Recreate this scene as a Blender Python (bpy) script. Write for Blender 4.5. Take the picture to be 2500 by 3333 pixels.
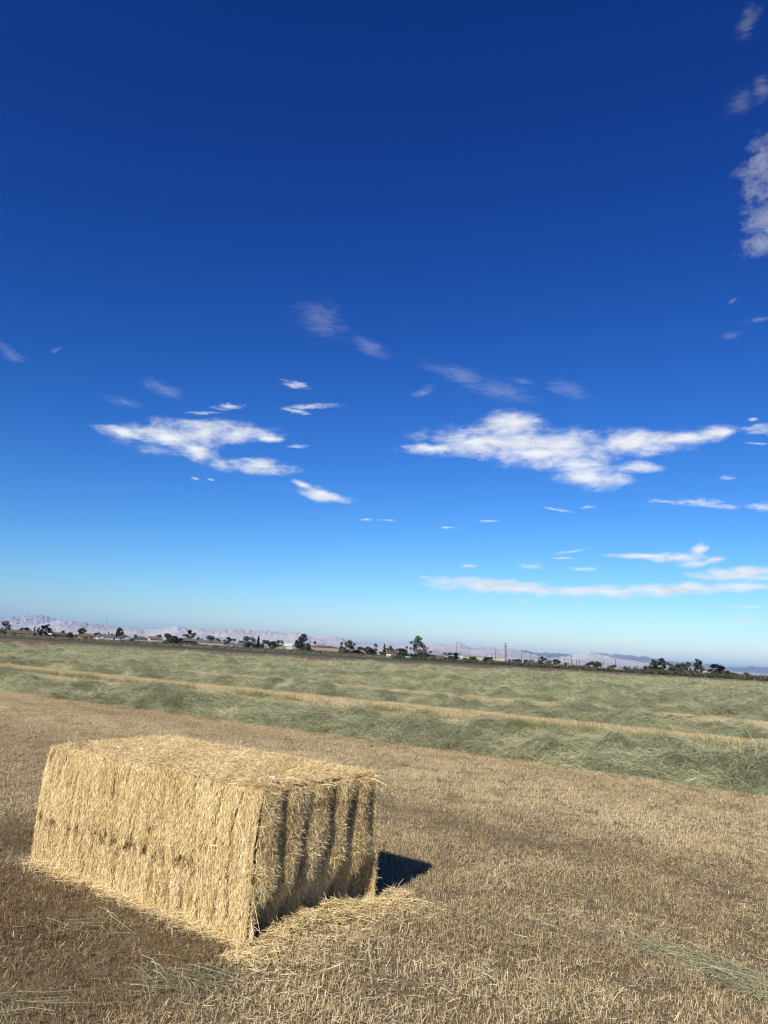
import bpy, bmesh, math, random
import numpy as np
from mathutils import Vector, Matrix

SC = bpy.context.scene
for _o in list(bpy.data.objects):
    bpy.data.objects.remove(_o)
COL = SC.collection
rng = np.random.default_rng(11)
random.seed(11)
R = math.radians

# ------------------------------------------------------------------ camera
CAM_H = 1.75
FPX, PW, PH = 2450.0, 2500.0, 3333.0            # focal length and size of the photograph in pixels
ROLL = math.atan(144 / 2500)
PITCH = math.atan((2134 - PH / 2) * math.cos(ROLL) / FPX)

cam_d = bpy.data.cameras.new('camera')
cam_d.sensor_fit = 'VERTICAL'
cam_d.sensor_height = 36.0
cam_d.lens = FPX / PH * 36.0
cam_d.clip_start = 0.05
cam_d.clip_end = 200000
cam = bpy.data.objects.new('camera', cam_d)
COL.objects.link(cam)
cam.matrix_world = (Matrix.Translation((0, 0, CAM_H)) @ Matrix.Rotation(R(90) + PITCH, 4, 'X')
                    @ Matrix.Rotation(ROLL, 4, 'Z'))
SC.camera = cam


def ray(x, y):
    u, v = x - PW / 2, PH / 2 - y
    c, s = math.cos(ROLL), math.sin(ROLL)
    u2, v2 = c * u - s * v, s * u + c * v
    cp, sp = math.cos(PITCH), math.sin(PITCH)
    d = Vector((u2, cp * FPX - sp * v2, sp * FPX + cp * v2))
    return d.normalized()


def azel(x, y):
    d = ray(x, y)
    return math.degrees(math.atan2(d.x, d.y)), math.degrees(math.asin(d.z))


def horizon_y(x):
    return 2062 + 144 * x / 2500


def at(x, dist):
    """ground point at a horizontal distance below the photo column x"""
    d = ray(x, horizon_y(x))
    k = dist / math.hypot(d.x, d.y)
    return Vector((d.x * k, d.y * k, 0))


# ------------------------------------------------------------------ sky, sun, exposure
SUN_EL, SUN_DIR = 36.0, Vector((-0.44, -0.90, 0)).normalized()     # horizontal direction towards the sun
sun_d = bpy.data.lights.new('sun', 'SUN')
sun_d.energy = 4.6
sun_d.angle = R(0.53)
sun_d.color = (1.0, 0.93, 0.80)
sun = bpy.data.objects.new('sun', sun_d)
COL.objects.link(sun)
to_sun = Vector((SUN_DIR.x * math.cos(R(SUN_EL)), SUN_DIR.y * math.cos(R(SUN_EL)), math.sin(R(SUN_EL))))
sun.rotation_euler = to_sun.to_track_quat('Z', 'Y').to_euler()
sun.location = (0, 0, 60)

SC.view_settings.view_transform = 'Standard'
SC.view_settings.look = 'None'
SC.view_settings.gamma = 1.0
SC.view_settings.use_curve_mapping = False
SC.view_settings.exposure = 0.65
SC.render.engine = 'CYCLES'
SC.cycles.max_bounces = 8
SC.cycles.diffuse_bounces = 4
SC.cycles.volume_bounces = 0
SC.cycles.transparent_max_bounces = 8
SC.cycles.use_denoising = True
SC.cycles.filter_width = 1.25

world = bpy.data.worlds.new('World')
SC.world = world
world.use_nodes = True


class NT:
    """small helper to write node trees"""
    def __init__(self, tree):
        self.t = tree
        self.t.nodes.clear()

    def n(self, kind, **kw):
        nd = self.t.nodes.new(kind)
        for k, v in kw.items():
            setattr(nd, k, v)
        return nd

    def put(self, sock, v):
        if isinstance(v, bpy.types.NodeSocket):
            self.t.links.new(v, sock)
        elif v is not None:
            sock.default_value = v

    def math(self, op, a, b=None, c=None, clamp=False):
        nd = self.n('ShaderNodeMath', operation=op, use_clamp=clamp)
        for i, v in enumerate((a, b, c)):
            if v is not None:
                self.put(nd.inputs[i], v)
        return nd.outputs[0]

    def vmath(self, op, a, b=None):
        nd = self.n('ShaderNodeVectorMath', operation=op)
        self.put(nd.inputs[0], a)
        if b is not None:
            self.put(nd.inputs[1], b)
        return nd.outputs['Value' if op in ('LENGTH', 'DOT_PRODUCT') else 'Vector']

    def mix(self, f, a, b, blend='MIX'):
        nd = self.n('ShaderNodeMix', data_type='RGBA', blend_type=blend)
        self.put(nd.inputs['Factor'], f)
        self.put(nd.inputs[6], a if isinstance(a, bpy.types.NodeSocket) else (*a, 1)[:4])
        self.put(nd.inputs[7], b if isinstance(b, bpy.types.NodeSocket) else (*b, 1)[:4])
        return nd.outputs[2]

    def smooth(self, x, lo, hi, a=0.0, b=1.0):
        nd = self.n('ShaderNodeMapRange', interpolation_type='SMOOTHSTEP')
        self.put(nd.inputs[0], x)
        for i, v in zip((1, 2, 3, 4), (lo, hi, a, b)):
            nd.inputs[i].default_value = v
        return nd.outputs[0]

    def noise(self, vec, scale, detail=4, rough=0.55, dist=0.0):
        nd = self.n('ShaderNodeTexNoise')
        self.put(nd.inputs['Vector'], vec)
        nd.inputs['Scale'].default_value = scale
        nd.inputs['Detail'].default_value = detail
        nd.inputs['Roughness'].default_value = rough
        nd.inputs['Distortion'].default_value = dist
        return nd.outputs['Fac']

    def mapping(self, vec, loc=(0, 0, 0), rot=(0, 0, 0), scale=(1, 1, 1), kind='POINT'):
        nd = self.n('ShaderNodeMapping', vector_type=kind)
        self.put(nd.inputs['Vector'], vec)
        nd.inputs['Location'].default_value = loc
        nd.inputs['Rotation'].default_value = rot
        nd.inputs['Scale'].default_value = scale
        return nd.outputs[0]

    def ramp(self, f, stops):
        nd = self.n('ShaderNodeValToRGB')
        e = nd.color_ramp.elements
        while len(e) < len(stops):
            e.new(0.5)
        for el, (p, c) in zip(e, stops):
            el.position = p
            el.color = (*c, 1)[:4]
        self.put(nd.inputs[0], f)
        return nd.outputs[0]


# clouds: ellipses read off the photograph (x, y, rx, ry, tilt) as directions of a sky at infinity
CLOUD_DENSE = [
    (559, 1419, 170, 50, 2), (408, 1413, 95, 20, 12), (660, 1405, 170, 38, 0), (782, 1413, 120, 28, 0), (873, 1428, 60, 11, 4),
    (640, 1465, 80, 36, 25), (716, 1512, 62, 22, 18), (850, 1519, 125, 26, 5),
    (1702, 1444, 330, 55, 2), (1657, 1390, 110, 56, 0), (1777, 1474, 210, 52, 4), (1420, 1459, 115, 22, -3),
    (2041, 1444, 210, 42, -2), (2230, 1426, 150, 22, -8), (2335, 1408, 65, 26, -4), (1928, 1555, 120, 36, 4),
    (2064, 1519, 95, 18, 3), (1898, 1519, 130, 44, 8), (1560, 1440, 170, 40, -8),
    (2214, 1813, 100, 18, 0), (2279, 1787, 34, 20, -30), (2260, 1836, 52, 17, 0), (2327, 1821, 42, 12, -10), (2100, 1809, 130, 9, 0),
    (2373, 1870, 135, 20, 0), (2448, 1858, 75, 20, 0), (1060, 1612, 85, 20, 12), (981, 1576, 40, 11, 20),
    (2560, 1880, 160, 26, 0), (2620, 1400, 140, 30, 0),
    (1627, 1911, 250, 24, 3), (1560, 1900, 190, 20, 4), (1928, 1924, 260, 18, 1), (2230, 1917, 330, 22, -2), (2455, 1909, 170, 15, -3),
]
CLOUD_MID = [
    (972, 1452, 42, 9, 0), (1010, 1323, 125, 12, -3), (969, 1338, 55, 12, 10), (746, 1323, 65, 15, 0), (656, 1344, 65, 7, 0),
    (963, 1252, 65, 15, 14), (637, 1558, 22, 6, 10), (686, 1561, 20, 6, 10), (1192, 1690, 32, 6, 0), (1265, 1693, 42, 4, 0),
    (2471, 1395, 65, 18, 0), (2452, 1365, 20, 9, 0), (2463, 1444, 50, 6, 3), (2365, 1555, 38, 9, 0), (2305, 1640, 155, 15, 3),
    (2154, 1632, 90, 9, 3), (2471, 1643, 75, 18, 0), (1815, 1659, 62, 6, 10), (1905, 1651, 38, 6, 0),
    (1378, 1879, 28, 5, 0), (1732, 1843, 68, 14, 0), (1898, 1853, 62, 9, 0), (1868, 1794, 75, 6, -8), (1830, 1817, 55, 5, 0),
    (1529, 1842, 46, 8, 0), (2425, 1975, 130, 5, 0), (2139, 2010, 75, 7, 2), (2448, 2001, 90, 9, 0), (2403, 2024, 130, 11, 0),
    (1710, 1964, 36, 6, 0), (1890, 1964, 40, 5, 0), (2011, 2014, 36, 4, 0), (1461, 1717, 36, 4, 0), (1593, 1696, 38, 5, 0),
    (2640, 1650, 120, 18, 0), (2700, 2000, 220, 14, 0), (2640, 1915, 200, 16, 0),
]
CLOUD_VEIL = [(2484, 560, 95, 150, 0), (2490, 718, 100, 85, 0), (2472, 796, 85, 45, -20), (2570, 620, 140, 260, 0)]
CLOUD_WISP = [
    (529, 1263, 105, 34, 20), (402, 1311, 95, 28, 10), (1040, 1040, 140, 85, 20), (1205, 1130, 110, 34, 25),
    (30, 1145, 115, 34, 28), (181, 1138, 38, 14, -25), (1499, 1221, 180, 44, 15), (1627, 1270, 190, 52, 15),
    (1378, 1275, 55, 26, -25), (1702, 1240, 70, 14, 5), (1850, 1270, 120, 40, 20),
    (2412, 333, 80, 55, -30), (2485, 285, 60, 55, -45), (2433, 68, 50, 95, 30), (2381, 983, 32, 13, -30),
    (2464, 1040, 70, 13, -10), (2381, 1087, 60, 20, -8), (-150, 1100, 160, 50, 20), (2640, 250, 120, 160, 20),
]


def build_world():
    w = NT(world.node_tree)
    sky = w.n('ShaderNodeTexSky', sky_type='NISHITA')
    sky.sun_disc = False
    sky.sun_elevation = R(SUN_EL)
    sky.sun_rotation = math.atan2(to_sun.x, to_sun.y)
    sky.altitude = SKY_ALT
    sky.air_density = SKY_AIR
    sky.dust_density = SKY_DUST
    sky.ozone_density = SKY_OZONE
    # the deep, saturated blue of dry desert air: one tone curve for each channel over the whole dome
    sp = w.n('ShaderNodeSeparateColor')
    w.put(sp.inputs[0], sky.outputs[0])
    cc = w.n('ShaderNodeCombineColor')
    for i in range(3):
        v = w.math('POWER', w.math('MULTIPLY', sp.outputs[i], 0.1), SKY_POW[i])
        w.put(cc.inputs[i], w.math('MULTIPLY', v, SKY_GAIN[i] * 10))
    skycol = cc.outputs[0]

    tc = w.n('ShaderNodeTexCoord')
    sep = w.n('ShaderNodeSeparateXYZ')
    w.put(sep.inputs[0], tc.outputs['Generated'])
    az = w.math('MULTIPLY', w.math('ARCTAN2', sep.outputs[0], sep.outputs[1]), 57.29578)
    el = w.math('MULTIPLY', w.math('ARCSINE', sep.outputs[2]), 57.29578)
    cmb = w.n('ShaderNodeCombineXYZ')
    w.put(cmb.inputs[0], az)
    w.put(cmb.inputs[1], el)
    p = cmb.outputs[0]
    # warp
    nz = w.n('ShaderNodeTexNoise')
    w.put(nz.inputs['Vector'], w.mapping(p, scale=(0.5, 1.1, 1)))
    nz.inputs['Scale'].default_value = 0.9
    nz.inputs['Detail'].default_value = 3
    off = w.vmath('MULTIPLY', w.vmath('SUBTRACT', nz.outputs['Color'], (0.5, 0.5, 0.5)), (1.6, 0.7, 0))
    pw = w.vmath('ADD', p, off)

    def union(lst):
        cur = None
        for (x, y, rx, ry, rot) in lst:
            a, e = azel(x, y)
            ca, sa = math.cos(R(rot)), math.sin(R(rot))
            ax, ex = azel(x + 10 * ca, y + 10 * sa)
            bx, fx = azel(x + 10 * sa, y - 10 * ca)
            ra = math.hypot(ax - a, ex - e) / 10 * rx
            rb = math.hypot(bx - a, fx - e) / 10 * ry
            ang = math.atan2(ex - e, ax - a)
            q = w.mapping(pw if min(rx, ry) > 12 else p, loc=(a, e, 0), rot=(0, 0, ang), scale=(ra, rb, 1), kind='TEXTURE')
            m = w.math('SUBTRACT', 1.0, w.vmath('LENGTH', q))
            cur = m if cur is None else w.math('SMOOTH_MAX', cur, m, 0.25)
        return cur

    f1 = w.noise(w.mapping(p, rot=(0, 0, R(-4)), scale=(0.55, 1.3, 1)), 0.8, 10, 0.66, 0.25)
    f2 = w.noise(w.mapping(p, rot=(0, 0, R(-9)), scale=(0.5, 1.8, 1)), 2.2, 8, 0.66, 0.5)
    f3 = w.noise(w.mapping(p, rot=(0, 0, R(16)), scale=(0.28, 1.5, 1)), 1.7, 8, 0.7, 1.2)
    f4 = w.noise(w.mapping(p, rot=(0, 0, R(30)), scale=(0.8, 1.1, 1)), 1.0, 9, 0.68, 0.3)
    dense, mid, wisp = union(CLOUD_DENSE), union(CLOUD_MID), union(CLOUD_WISP)
    d1 = w.math('ADD', dense, w.math('MULTIPLY', w.math('SUBTRACT', f1, 0.365), 2.5))
    a1 = w.math('MULTIPLY', w.smooth(d1, 0.0, 1.45), w.smooth(dense, -0.45, 0.1))
    d2 = w.math('ADD', mid, w.math('MULTIPLY', w.math('SUBTRACT', f2, 0.485), 3.0))
    a2 = w.math('MULTIPLY', w.math('MULTIPLY', w.smooth(d2, 0.0, 1.4), w.smooth(mid, -0.35, 0.4)), 0.72)
    d3 = w.math('ADD', wisp, w.math('MULTIPLY', w.math('SUBTRACT', f3, 0.52), 2.0))
    a3 = w.math('MULTIPLY', w.math('MULTIPLY', w.smooth(d3, 0.0, 1.5), w.smooth(wisp, -0.1, 0.7)), 0.20)
    veil = union(CLOUD_VEIL)
    d4 = w.math('ADD', veil, w.math('MULTIPLY', w.math('SUBTRACT', f4, 0.50), 2.6))
    a4 = w.math('MULTIPLY', w.math('MULTIPLY', w.smooth(d4, 0.0, 1.1), w.smooth(veil, -0.3, 0.4)), 0.36)
    alpha = w.math('MAXIMUM', w.math('MAXIMUM', a1, a2), w.math('MAXIMUM', a3, a4), clamp=True)
    # thick parts a little greyer where the layer folds
    shade = w.noise(w.mapping(p, loc=(3, 1, 0), scale=(0.4, 1.2, 1)), 1.1, 5, 0.6)
    ccol = w.ramp(shade, [(0.3, (6.6, 7.1, 7.9)), (0.6, (9.0, 9.1, 9.3))])
    dim = w.smooth(el, 14, 34, 1.0, 0.8)           # clouds far from the sun's side stand thinner and dimmer overhead
    ccol = w.mix(1.0, ccol, w.ramp(dim, [(0.0, (0, 0, 0)), (1.0, (1, 1, 1))]), 'MULTIPLY')
    col = w.mix(alpha, skycol, ccol)
    bg = w.n('ShaderNodeBackground')
    bg.inputs['Strength'].default_value = 0.0675
    w.put(bg.inputs['Color'], col)
    out = w.n('ShaderNodeOutputWorld')
    w.t.links.new(bg.outputs[0], out.inputs[0])


SKY_ALT, SKY_AIR, SKY_DUST, SKY_OZONE = 0.0, 1.0, 0.4, 2.0
SKY_POW, SKY_GAIN = (2.3, 1.83, 1.39), (1.36, 1.29, 1.47)
world.cycles.sampling_method = 'MANUAL'
world.cycles.sample_map_resolution = 256
build_world()

# ------------------------------------------------------------------ materials
MATS = {}


def material(name, build):
    if name in MATS:
        return MATS[name]
    m = bpy.data.materials.new(name)
    m.use_nodes = True
    n = NT(m.node_tree)
    bs = n.n('ShaderNodeBsdfPrincipled')
    out = n.n('ShaderNodeOutputMaterial')
    n.t.links.new(bs.outputs[0], out.inputs[0])
    bs.inputs['Roughness'].default_value = 0.8
    bs.inputs['Specular IOR Level'].default_value = 0.2
    build(n, bs, out)
    MATS[name] = m
    return m


def attr(n, name, kind='GEOMETRY'):
    nd = n.n('ShaderNodeAttribute', attribute_type=kind, attribute_name=name)
    return nd.outputs['Fac']


def paint(name, col, rough=0.75, spec=0.25, var=0.12, scale=1.5, metal=0.0):
    """weathered plain colour"""
    def b(n, bs, out):
        tc = n.n('ShaderNodeTexCoord').outputs['Object']
        f = n.noise(tc, scale, 5, 0.6)
        k = n.ramp(f, [(0.25, tuple(c * (1 - var * 1.6) for c in col)), (0.75, tuple(min(1, c * (1 + var)) for c in col))])
        n.put(bs.inputs['Base Color'], k)
        bs.inputs['Roughness'].default_value = rough
        bs.inputs['Specular IOR Level'].default_value = spec
        bs.inputs['Metallic'].default_value = metal
    return material(name, b)


def fibre(name, stops, translucent=0.0, rough=0.55, spec=0.25, tint=None):
    """dry straw or grass: colour by strand ('shade'), optionally pulled to another ramp by the clump ('tint')"""
    def b(n, bs, out):
        sh = attr(n, 'shade')
        col = n.ramp(sh, stops)
        if tint:
            col = n.mix(attr(n, 'tint', 'INSTANCER'), n.ramp(sh, tint), col)
        n.put(bs.inputs['Base Color'], col)
        bs.inputs['Roughness'].default_value = rough
        bs.inputs['Specular IOR Level'].default_value = spec
        if translucent:
            tr = n.n('ShaderNodeBsdfTranslucent')
            n.put(tr.inputs[0], col)
            mx = n.n('ShaderNodeMixShader')
            mx.inputs[0].default_value = translucent
            n.t.links.new(bs.outputs[0], mx.inputs[1])
            n.t.links.new(tr.outputs[0], mx.inputs[2])
            n.t.links.new(mx.outputs[0], out.inputs[0])
    return material(name, b)


STRAW = fibre('straw', [(0.0, (0.25, 0.16, 0.06)), (0.3, (0.56, 0.41, 0.185)), (0.65, (0.79, 0.63, 0.335)), (1.0, (0.94, 0.83, 0.55))], 0.08)
STUBBLE = fibre('stubble', [(0.0, (0.24, 0.18, 0.10)), (0.4, (0.475, 0.37, 0.21)), (0.8, (0.68, 0.55, 0.33)), (1.0, (0.85, 0.735, 0.50))], 0.06,
                tint=[(0.0, (0.055, 0.034, 0.016)), (0.45, (0.125, 0.079, 0.037)), (0.8, (0.26, 0.175, 0.09)), (1.0, (0.56, 0.44, 0.27))])
HAY = fibre('cut_hay', [(0.0, (0.175, 0.178, 0.095)), (0.35, (0.37, 0.365, 0.205)), (0.7, (0.54, 0.515, 0.31)), (1.0, (0.80, 0.745, 0.50))], 0.12,
            tint=[(0.0, (0.085, 0.10, 0.055)), (0.5, (0.225, 0.24, 0.14)), (1.0, (0.45, 0.45, 0.29))])
GRASS = fibre('green_grass', [(0.0, (0.07, 0.09, 0.025)), (0.5, (0.15, 0.175, 0.05)), (1.0, (0.40, 0.34, 0.15))], 0.2)
WEEDS = fibre('dry_weeds', [(0.0, (0.07, 0.05, 0.035)), (0.6, (0.14, 0.10, 0.07)), (1.0, (0.24, 0.18, 0.12))], 0.0)


# ------------------------------------------------------------------ helpers: objects and meshes
def link(o, parent=None):
    COL.objects.link(o)
    if parent is not None:
        o.parent = parent
    return o


def tag(o, label=None, cat=None, group=None, kind=None):
    for k, v in (('label', label), ('category', cat), ('group', group), ('kind', kind)):
        if v:
            o[k] = v
    return o


def empty(name, loc=(0, 0, 0), rz=0.0, scale=(1, 1, 1)):
    o = bpy.data.objects.new(name, None)
    o.empty_display_size = 0.3
    link(o)
    o.location = loc
    o.rotation_euler = (0, 0, rz)
    o.scale = scale
    return o


def fast_mesh(name, v, q, mat, attrs=None, smooth=False):
    """v (N,3) float array, q (M,4) or (M,3) int array"""
    v = np.ascontiguousarray(v, np.float32)
    q = np.ascontiguousarray(q, np.int32)
    me = bpy.data.meshes.new(name)
    k = q.shape[1]
    me.vertices.add(len(v))
    me.vertices.foreach_set('co', v.ravel())
    me.loops.add(q.size)
    me.loops.foreach_set('vertex_index', q.ravel())
    me.polygons.add(len(q))
    me.polygons.foreach_set('loop_start', np.arange(0, q.size, k, dtype=np.int32))
    me.polygons.foreach_set('use_smooth', np.full(len(q), smooth))
    for an, av in (attrs or {}).items():
        a = me.attributes.new(an, 'FLOAT', 'POINT')
        a.data.foreach_set('value', np.ascontiguousarray(av, np.float32))
    me.update(calc_edges=True)
    me.validate()
    if mat:
        me.materials.append(mat)
    return me


def norm(a):
    return a / np.maximum(np.linalg.norm(a, axis=-1, keepdims=True), 1e-9)


def ribbons(base, d, side, length, width, bend, segs=3, taper=0.5):
    """thin strands: returns vertices and quads"""
    N = len(base)
    s = np.linspace(0, 1, segs + 1)
    pos = (base[:, None, :] + d[:, None, :] * (length[:, None] * s)[..., None]
           + bend[:, None, :] * (length[:, None] * s ** 2)[..., None])
    wv = side[:, None, :] * (width[:, None] * 0.5 * (1 - (1 - taper) * s ** 2))[..., None]
    v = np.stack([pos - wv, pos + wv], axis=2).reshape(-1, 3)
    i = np.arange(N)[:, None] * (2 * (segs + 1)) + np.arange(segs)[None, :] * 2
    q = np.stack([i, i + 1, i + 3, i + 2], axis=-1).reshape(-1, 4)
    return v, q


def strand_mesh(name, base, d, normal, length, width, bend, shade, mat, segs=3, roll=0.6, taper=0.5, r=rng):
    side = norm(np.cross(d, normal) + 1e-6)
    side = norm(side + normal * (r.normal(0, roll, len(base)))[:, None])
    v, q = ribbons(base, d, side, length, width, bend, segs, taper)
    return fast_mesh(name, v, q, mat, {'shade': np.repeat(np.clip(shade, 0, 1), 2 * (segs + 1))})


_perm = np.random.default_rng(5).random((256, 256))


def vnoise(x, y):
    xi, yi = np.floor(x).astype(int), np.floor(y).astype(int)
    fx, fy = x - xi, y - yi
    fx, fy = fx * fx * (3 - 2 * fx), fy * fy * (3 - 2 * fy)
    g = lambda a, b: _perm[a & 255, b & 255]
    return (g(xi, yi) * (1 - fx) + g(xi + 1, yi) * fx) * (1 - fy) + (g(xi, yi + 1) * (1 - fx) + g(xi + 1, yi + 1) * fx) * fy


def fbm(x, y, octs=4, gain=0.5):
    s, a, t = 0, 1.0, 0
    for i in range(octs):
        s = s + a * vnoise(x * 2 ** i + 17.3 * i, y * 2 ** i + 9.1 * i)
        t += a
        a *= gain
    return s / t          # 0..1


def sstep(x, a, b):
    t = np.clip((x - a) / (b - a), 0, 1)
    return t * t * (3 - 2 * t)


def scatter(name, pts, rots, scl, idx, tint, protos, parent=None):
    """one object whose strands are prototypes set on its points"""
    me = bpy.data.meshes.new(name)
    n = len(pts)
    me.vertices.add(n)
    me.vertices.foreach_set('co', np.ascontiguousarray(pts, np.float32).ravel())
    for an, ty, key, av in (('rot', 'FLOAT_VECTOR', 'vector', rots), ('scl', 'FLOAT_VECTOR', 'vector', scl), ('tint', 'FLOAT', 'value', tint)):
        a = me.attributes.new(an, ty, 'POINT')
        a.data.foreach_set(key, np.ascontiguousarray(av, np.float32).ravel())
    a = me.attributes.new('idx', 'INT', 'POINT')
    a.data.foreach_set('value', np.ascontiguousarray(idx, np.int32))
    o = bpy.data.objects.new(name, me)
    link(o, parent)
    c = bpy.data.collections.new(name + '_strands')
    for i, pm in enumerate(protos):
        po = bpy.data.objects.new('strand_%s_%02d' % (name, i), pm)
        c.objects.link(po)
    g = bpy.data.node_groups.new(name, 'GeometryNodeTree')
    g.interface.new_socket('Geometry', in_out='INPUT', socket_type='NodeSocketGeometry')
    g.interface.new_socket('Geometry', in_out='OUTPUT', socket_type='NodeSocketGeometry')
    N, L = g.nodes, g.links
    gi, go = N.new('NodeGroupInput'), N.new('NodeGroupOutput')
    ci = N.new('GeometryNodeCollectionInfo')
    ci.inputs['Collection'].default_value = c
    ci.inputs['Separate Children'].default_value = True
    ci.inputs['Reset Children'].default_value = True
    ip = N.new('GeometryNodeInstanceOnPoints')
    ip.inputs['Pick Instance'].default_value = True

    def named(nm, ty):
        nd = N.new('GeometryNodeInputNamedAttribute')
        nd.data_type = ty
        nd.inputs['Name'].default_value = nm
        return nd.outputs['Attribute']
    L.new(gi.outputs[0], ip.inputs['Points'])
    L.new(ci.outputs[0], ip.inputs['Instance'])
    L.new(named('idx', 'INT'), ip.inputs['Instance Index'])
    er = N.new('FunctionNodeEulerToRotation')
    L.new(named('rot', 'FLOAT_VECTOR'), er.inputs[0])
    L.new(er.outputs[0], ip.inputs['Rotation'])
    L.new(named('scl', 'FLOAT_VECTOR'), ip.inputs['Scale'])
    L.new(ip.outputs[0], go.inputs[0])
    md = o.modifiers.new('strands', 'NODES')
    md.node_group = g
    return o


class MB:
    """collects boxes, tubes and faces into one mesh"""
    def __init__(self):
        self.v, self.f = [], []

    def add(self, vs, fs):
        k = len(self.v)
        self.v += [tuple(p) for p in vs]
        self.f += [tuple(i + k for i in f) for f in fs]
        return self

    def box(self, x0, y0, z0, x1, y1, z1):
        vs = [(x, y, z) for z in (z0, z1) for y in (y0, y1) for x in (x0, x1)]
        return self.add(vs, [(0, 2, 3, 1), (4, 5, 7, 6), (0, 1, 5, 4), (2, 6, 7, 3), (0, 4, 6, 2), (1, 3, 7, 5)])

    def tube(self, a, b, r0, r1=None, k=6, cap=True):
        a, b = Vector(a), Vector(b)
        r1 = r0 if r1 is None else r1
        d = (b - a).normalized()
        u = d.orthogonal().normalized()
        w = d.cross(u)
        vs = []
        for c, r in ((a, r0), (b, r1)):
            for i in range(k):
                t = 2 * math.pi * i / k
                vs.append(c + (u * math.cos(t) + w * math.sin(t)) * r)
        fs = [(i, (i + 1) % k, k + (i + 1) % k, k + i) for i in range(k)]
        if cap:
            fs += [tuple(range(k))[::-1], tuple(range(k, 2 * k))]
        return self.add(vs, fs)

    def path(self, pts, radii, k=6):
        for i in range(len(pts) - 1):
            self.tube(pts[i], pts[i + 1], radii[i], radii[i + 1], k)
        return self

    def mesh(self, name, mat, smooth=False):
        me = bpy.data.meshes.new(name)
        me.from_pydata(self.v, [], self.f)
        me.materials.append(mat)
        if smooth:
            me.polygons.foreach_set('use_smooth', [True] * len(me.polygons))
        me.update()
        return me

    def build(self, name, mat, parent=None, smooth=False):
        return link(bpy.data.objects.new(name, self.mesh(name, mat, smooth)), parent)


def obj(name, me, parent=None):
    return link(bpy.data.objects.new(name, me), parent)


# ------------------------------------------------------------------ directions of the field
ROW_T = np.array([0.8163, -0.5776])        # along the windrows
ROW_N = np.array([0.5776, 0.8163])         # across them, away from the camera
BALE_T = np.array([0.7991, -0.6012])
BALE_N = np.array([0.6012, 0.7991])
BALE_C0 = np.array([-0.65, 4.84])          # the bale's corner nearest the camera
BL, BW, BH = 2.45, 1.25, 0.90


def tn(p):
    return p @ ROW_T, p @ ROW_N


def bale_uv(p):
    q = p - BALE_C0
    return q @ BALE_T, q @ BALE_N           # u 0 at near end, negative along the bale; v 0..BW


EDGE_X = np.array([-900, -75, -20, 10, 60, 150, 400, 900.0])
EDGE_Y = np.array([70, 115, 122, 132, 175, 226, 300, 420.0])


def field_end(x):
    return np.interp(x, EDGE_X, EDGE_Y)


# ------------------------------------------------------------------ ground, fields
def ground_noise_coords(n):
    tc = n.n('ShaderNodeTexCoord').outputs['Object']
    return tc, n.mapping(tc, rot=(0, 0, R(35.3)))      # x along the rows after the turn


def b_ground(n, bs, out):
    tc, _ = ground_noise_coords(n)
    f = n.noise(tc, 0.004, 6, 0.6)
    f2 = n.noise(tc, 0.05, 5, 0.6)
    c = n.mix(f2, (0.30, 0.235, 0.17), (0.42, 0.345, 0.26))
    c = n.mix(n.smooth(f, 0.42, 0.62), c, (0.20, 0.17, 0.12))
    n.put(bs.inputs['Base Color'], c)
    bs.inputs['Roughness'].default_value = 0.95


def b_field(n, bs, out):
    tc, rw = ground_noise_coords(n)
    fine = n.noise(tc, 55, 4, 0.7)
    mid = n.noise(n.mapping(rw, scale=(0.25, 1.0, 1)), 1.6, 5, 0.6)
    col = n.ramp(fine, [(0.3, (0.06, 0.043, 0.024)), (0.5, (0.155, 0.118, 0.064)), (0.7, (0.34, 0.265, 0.15))])
    col = n.mix(n.smooth(mid, 0.3, 0.7, 0.0, 0.5), col, (0.17, 0.13, 0.07))
    n.put(bs.inputs['Base Color'], col)
    bs.inputs['Roughness'].default_value = 0.9
    bp = n.n('ShaderNodeBump')
    bp.inputs['Strength'].default_value = 0.8
    bp.inputs['Distance'].default_value = 0.03
    n.put(bp.inputs['Height'], fine)
    n.put(bs.inputs['Normal'], bp.outputs[0])


def sheet(name, xs_ys, z, mat, kind='structure'):
    v = np.array([(x, y, z) for x, y in xs_ys])
    me = bpy.data.meshes.new(name)
    me.from_pydata([tuple(p) for p in v], [], [tuple(range(len(v)))])
    me.materials.append(mat)
    o = obj(name, me)
    tag(o, kind=kind)
    return o


def polar_ground():
    rings = [0, 3, 6, 10, 20, 40, 80, 150, 300, 600, 1200, 2500, 5000, 10000, 20000, 40000, 70000]
    k = 72
    v, f = [(0, 0, 0)], []
    for r in rings[1:]:
        for i in range(k):
            t = 2 * math.pi * i / k
            v.append((r * math.cos(t), r * math.sin(t), 0))
    for i in range(k):
        f.append((0, 1 + i, 1 + (i + 1) % k))
    for j in range(len(rings) - 2):
        a, b = 1 + j * k, 1 + (j + 1) * k
        for i in range(k):
            f.append((a + i, b + i, b + (i + 1) % k, a + (i + 1) % k))
    me = bpy.data.meshes.new('ground')
    me.from_pydata(v, [], f)
    me.materials.append(material('desert_soil', b_ground))
    return tag(obj('ground', me), kind='structure')


polar_ground()


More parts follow.
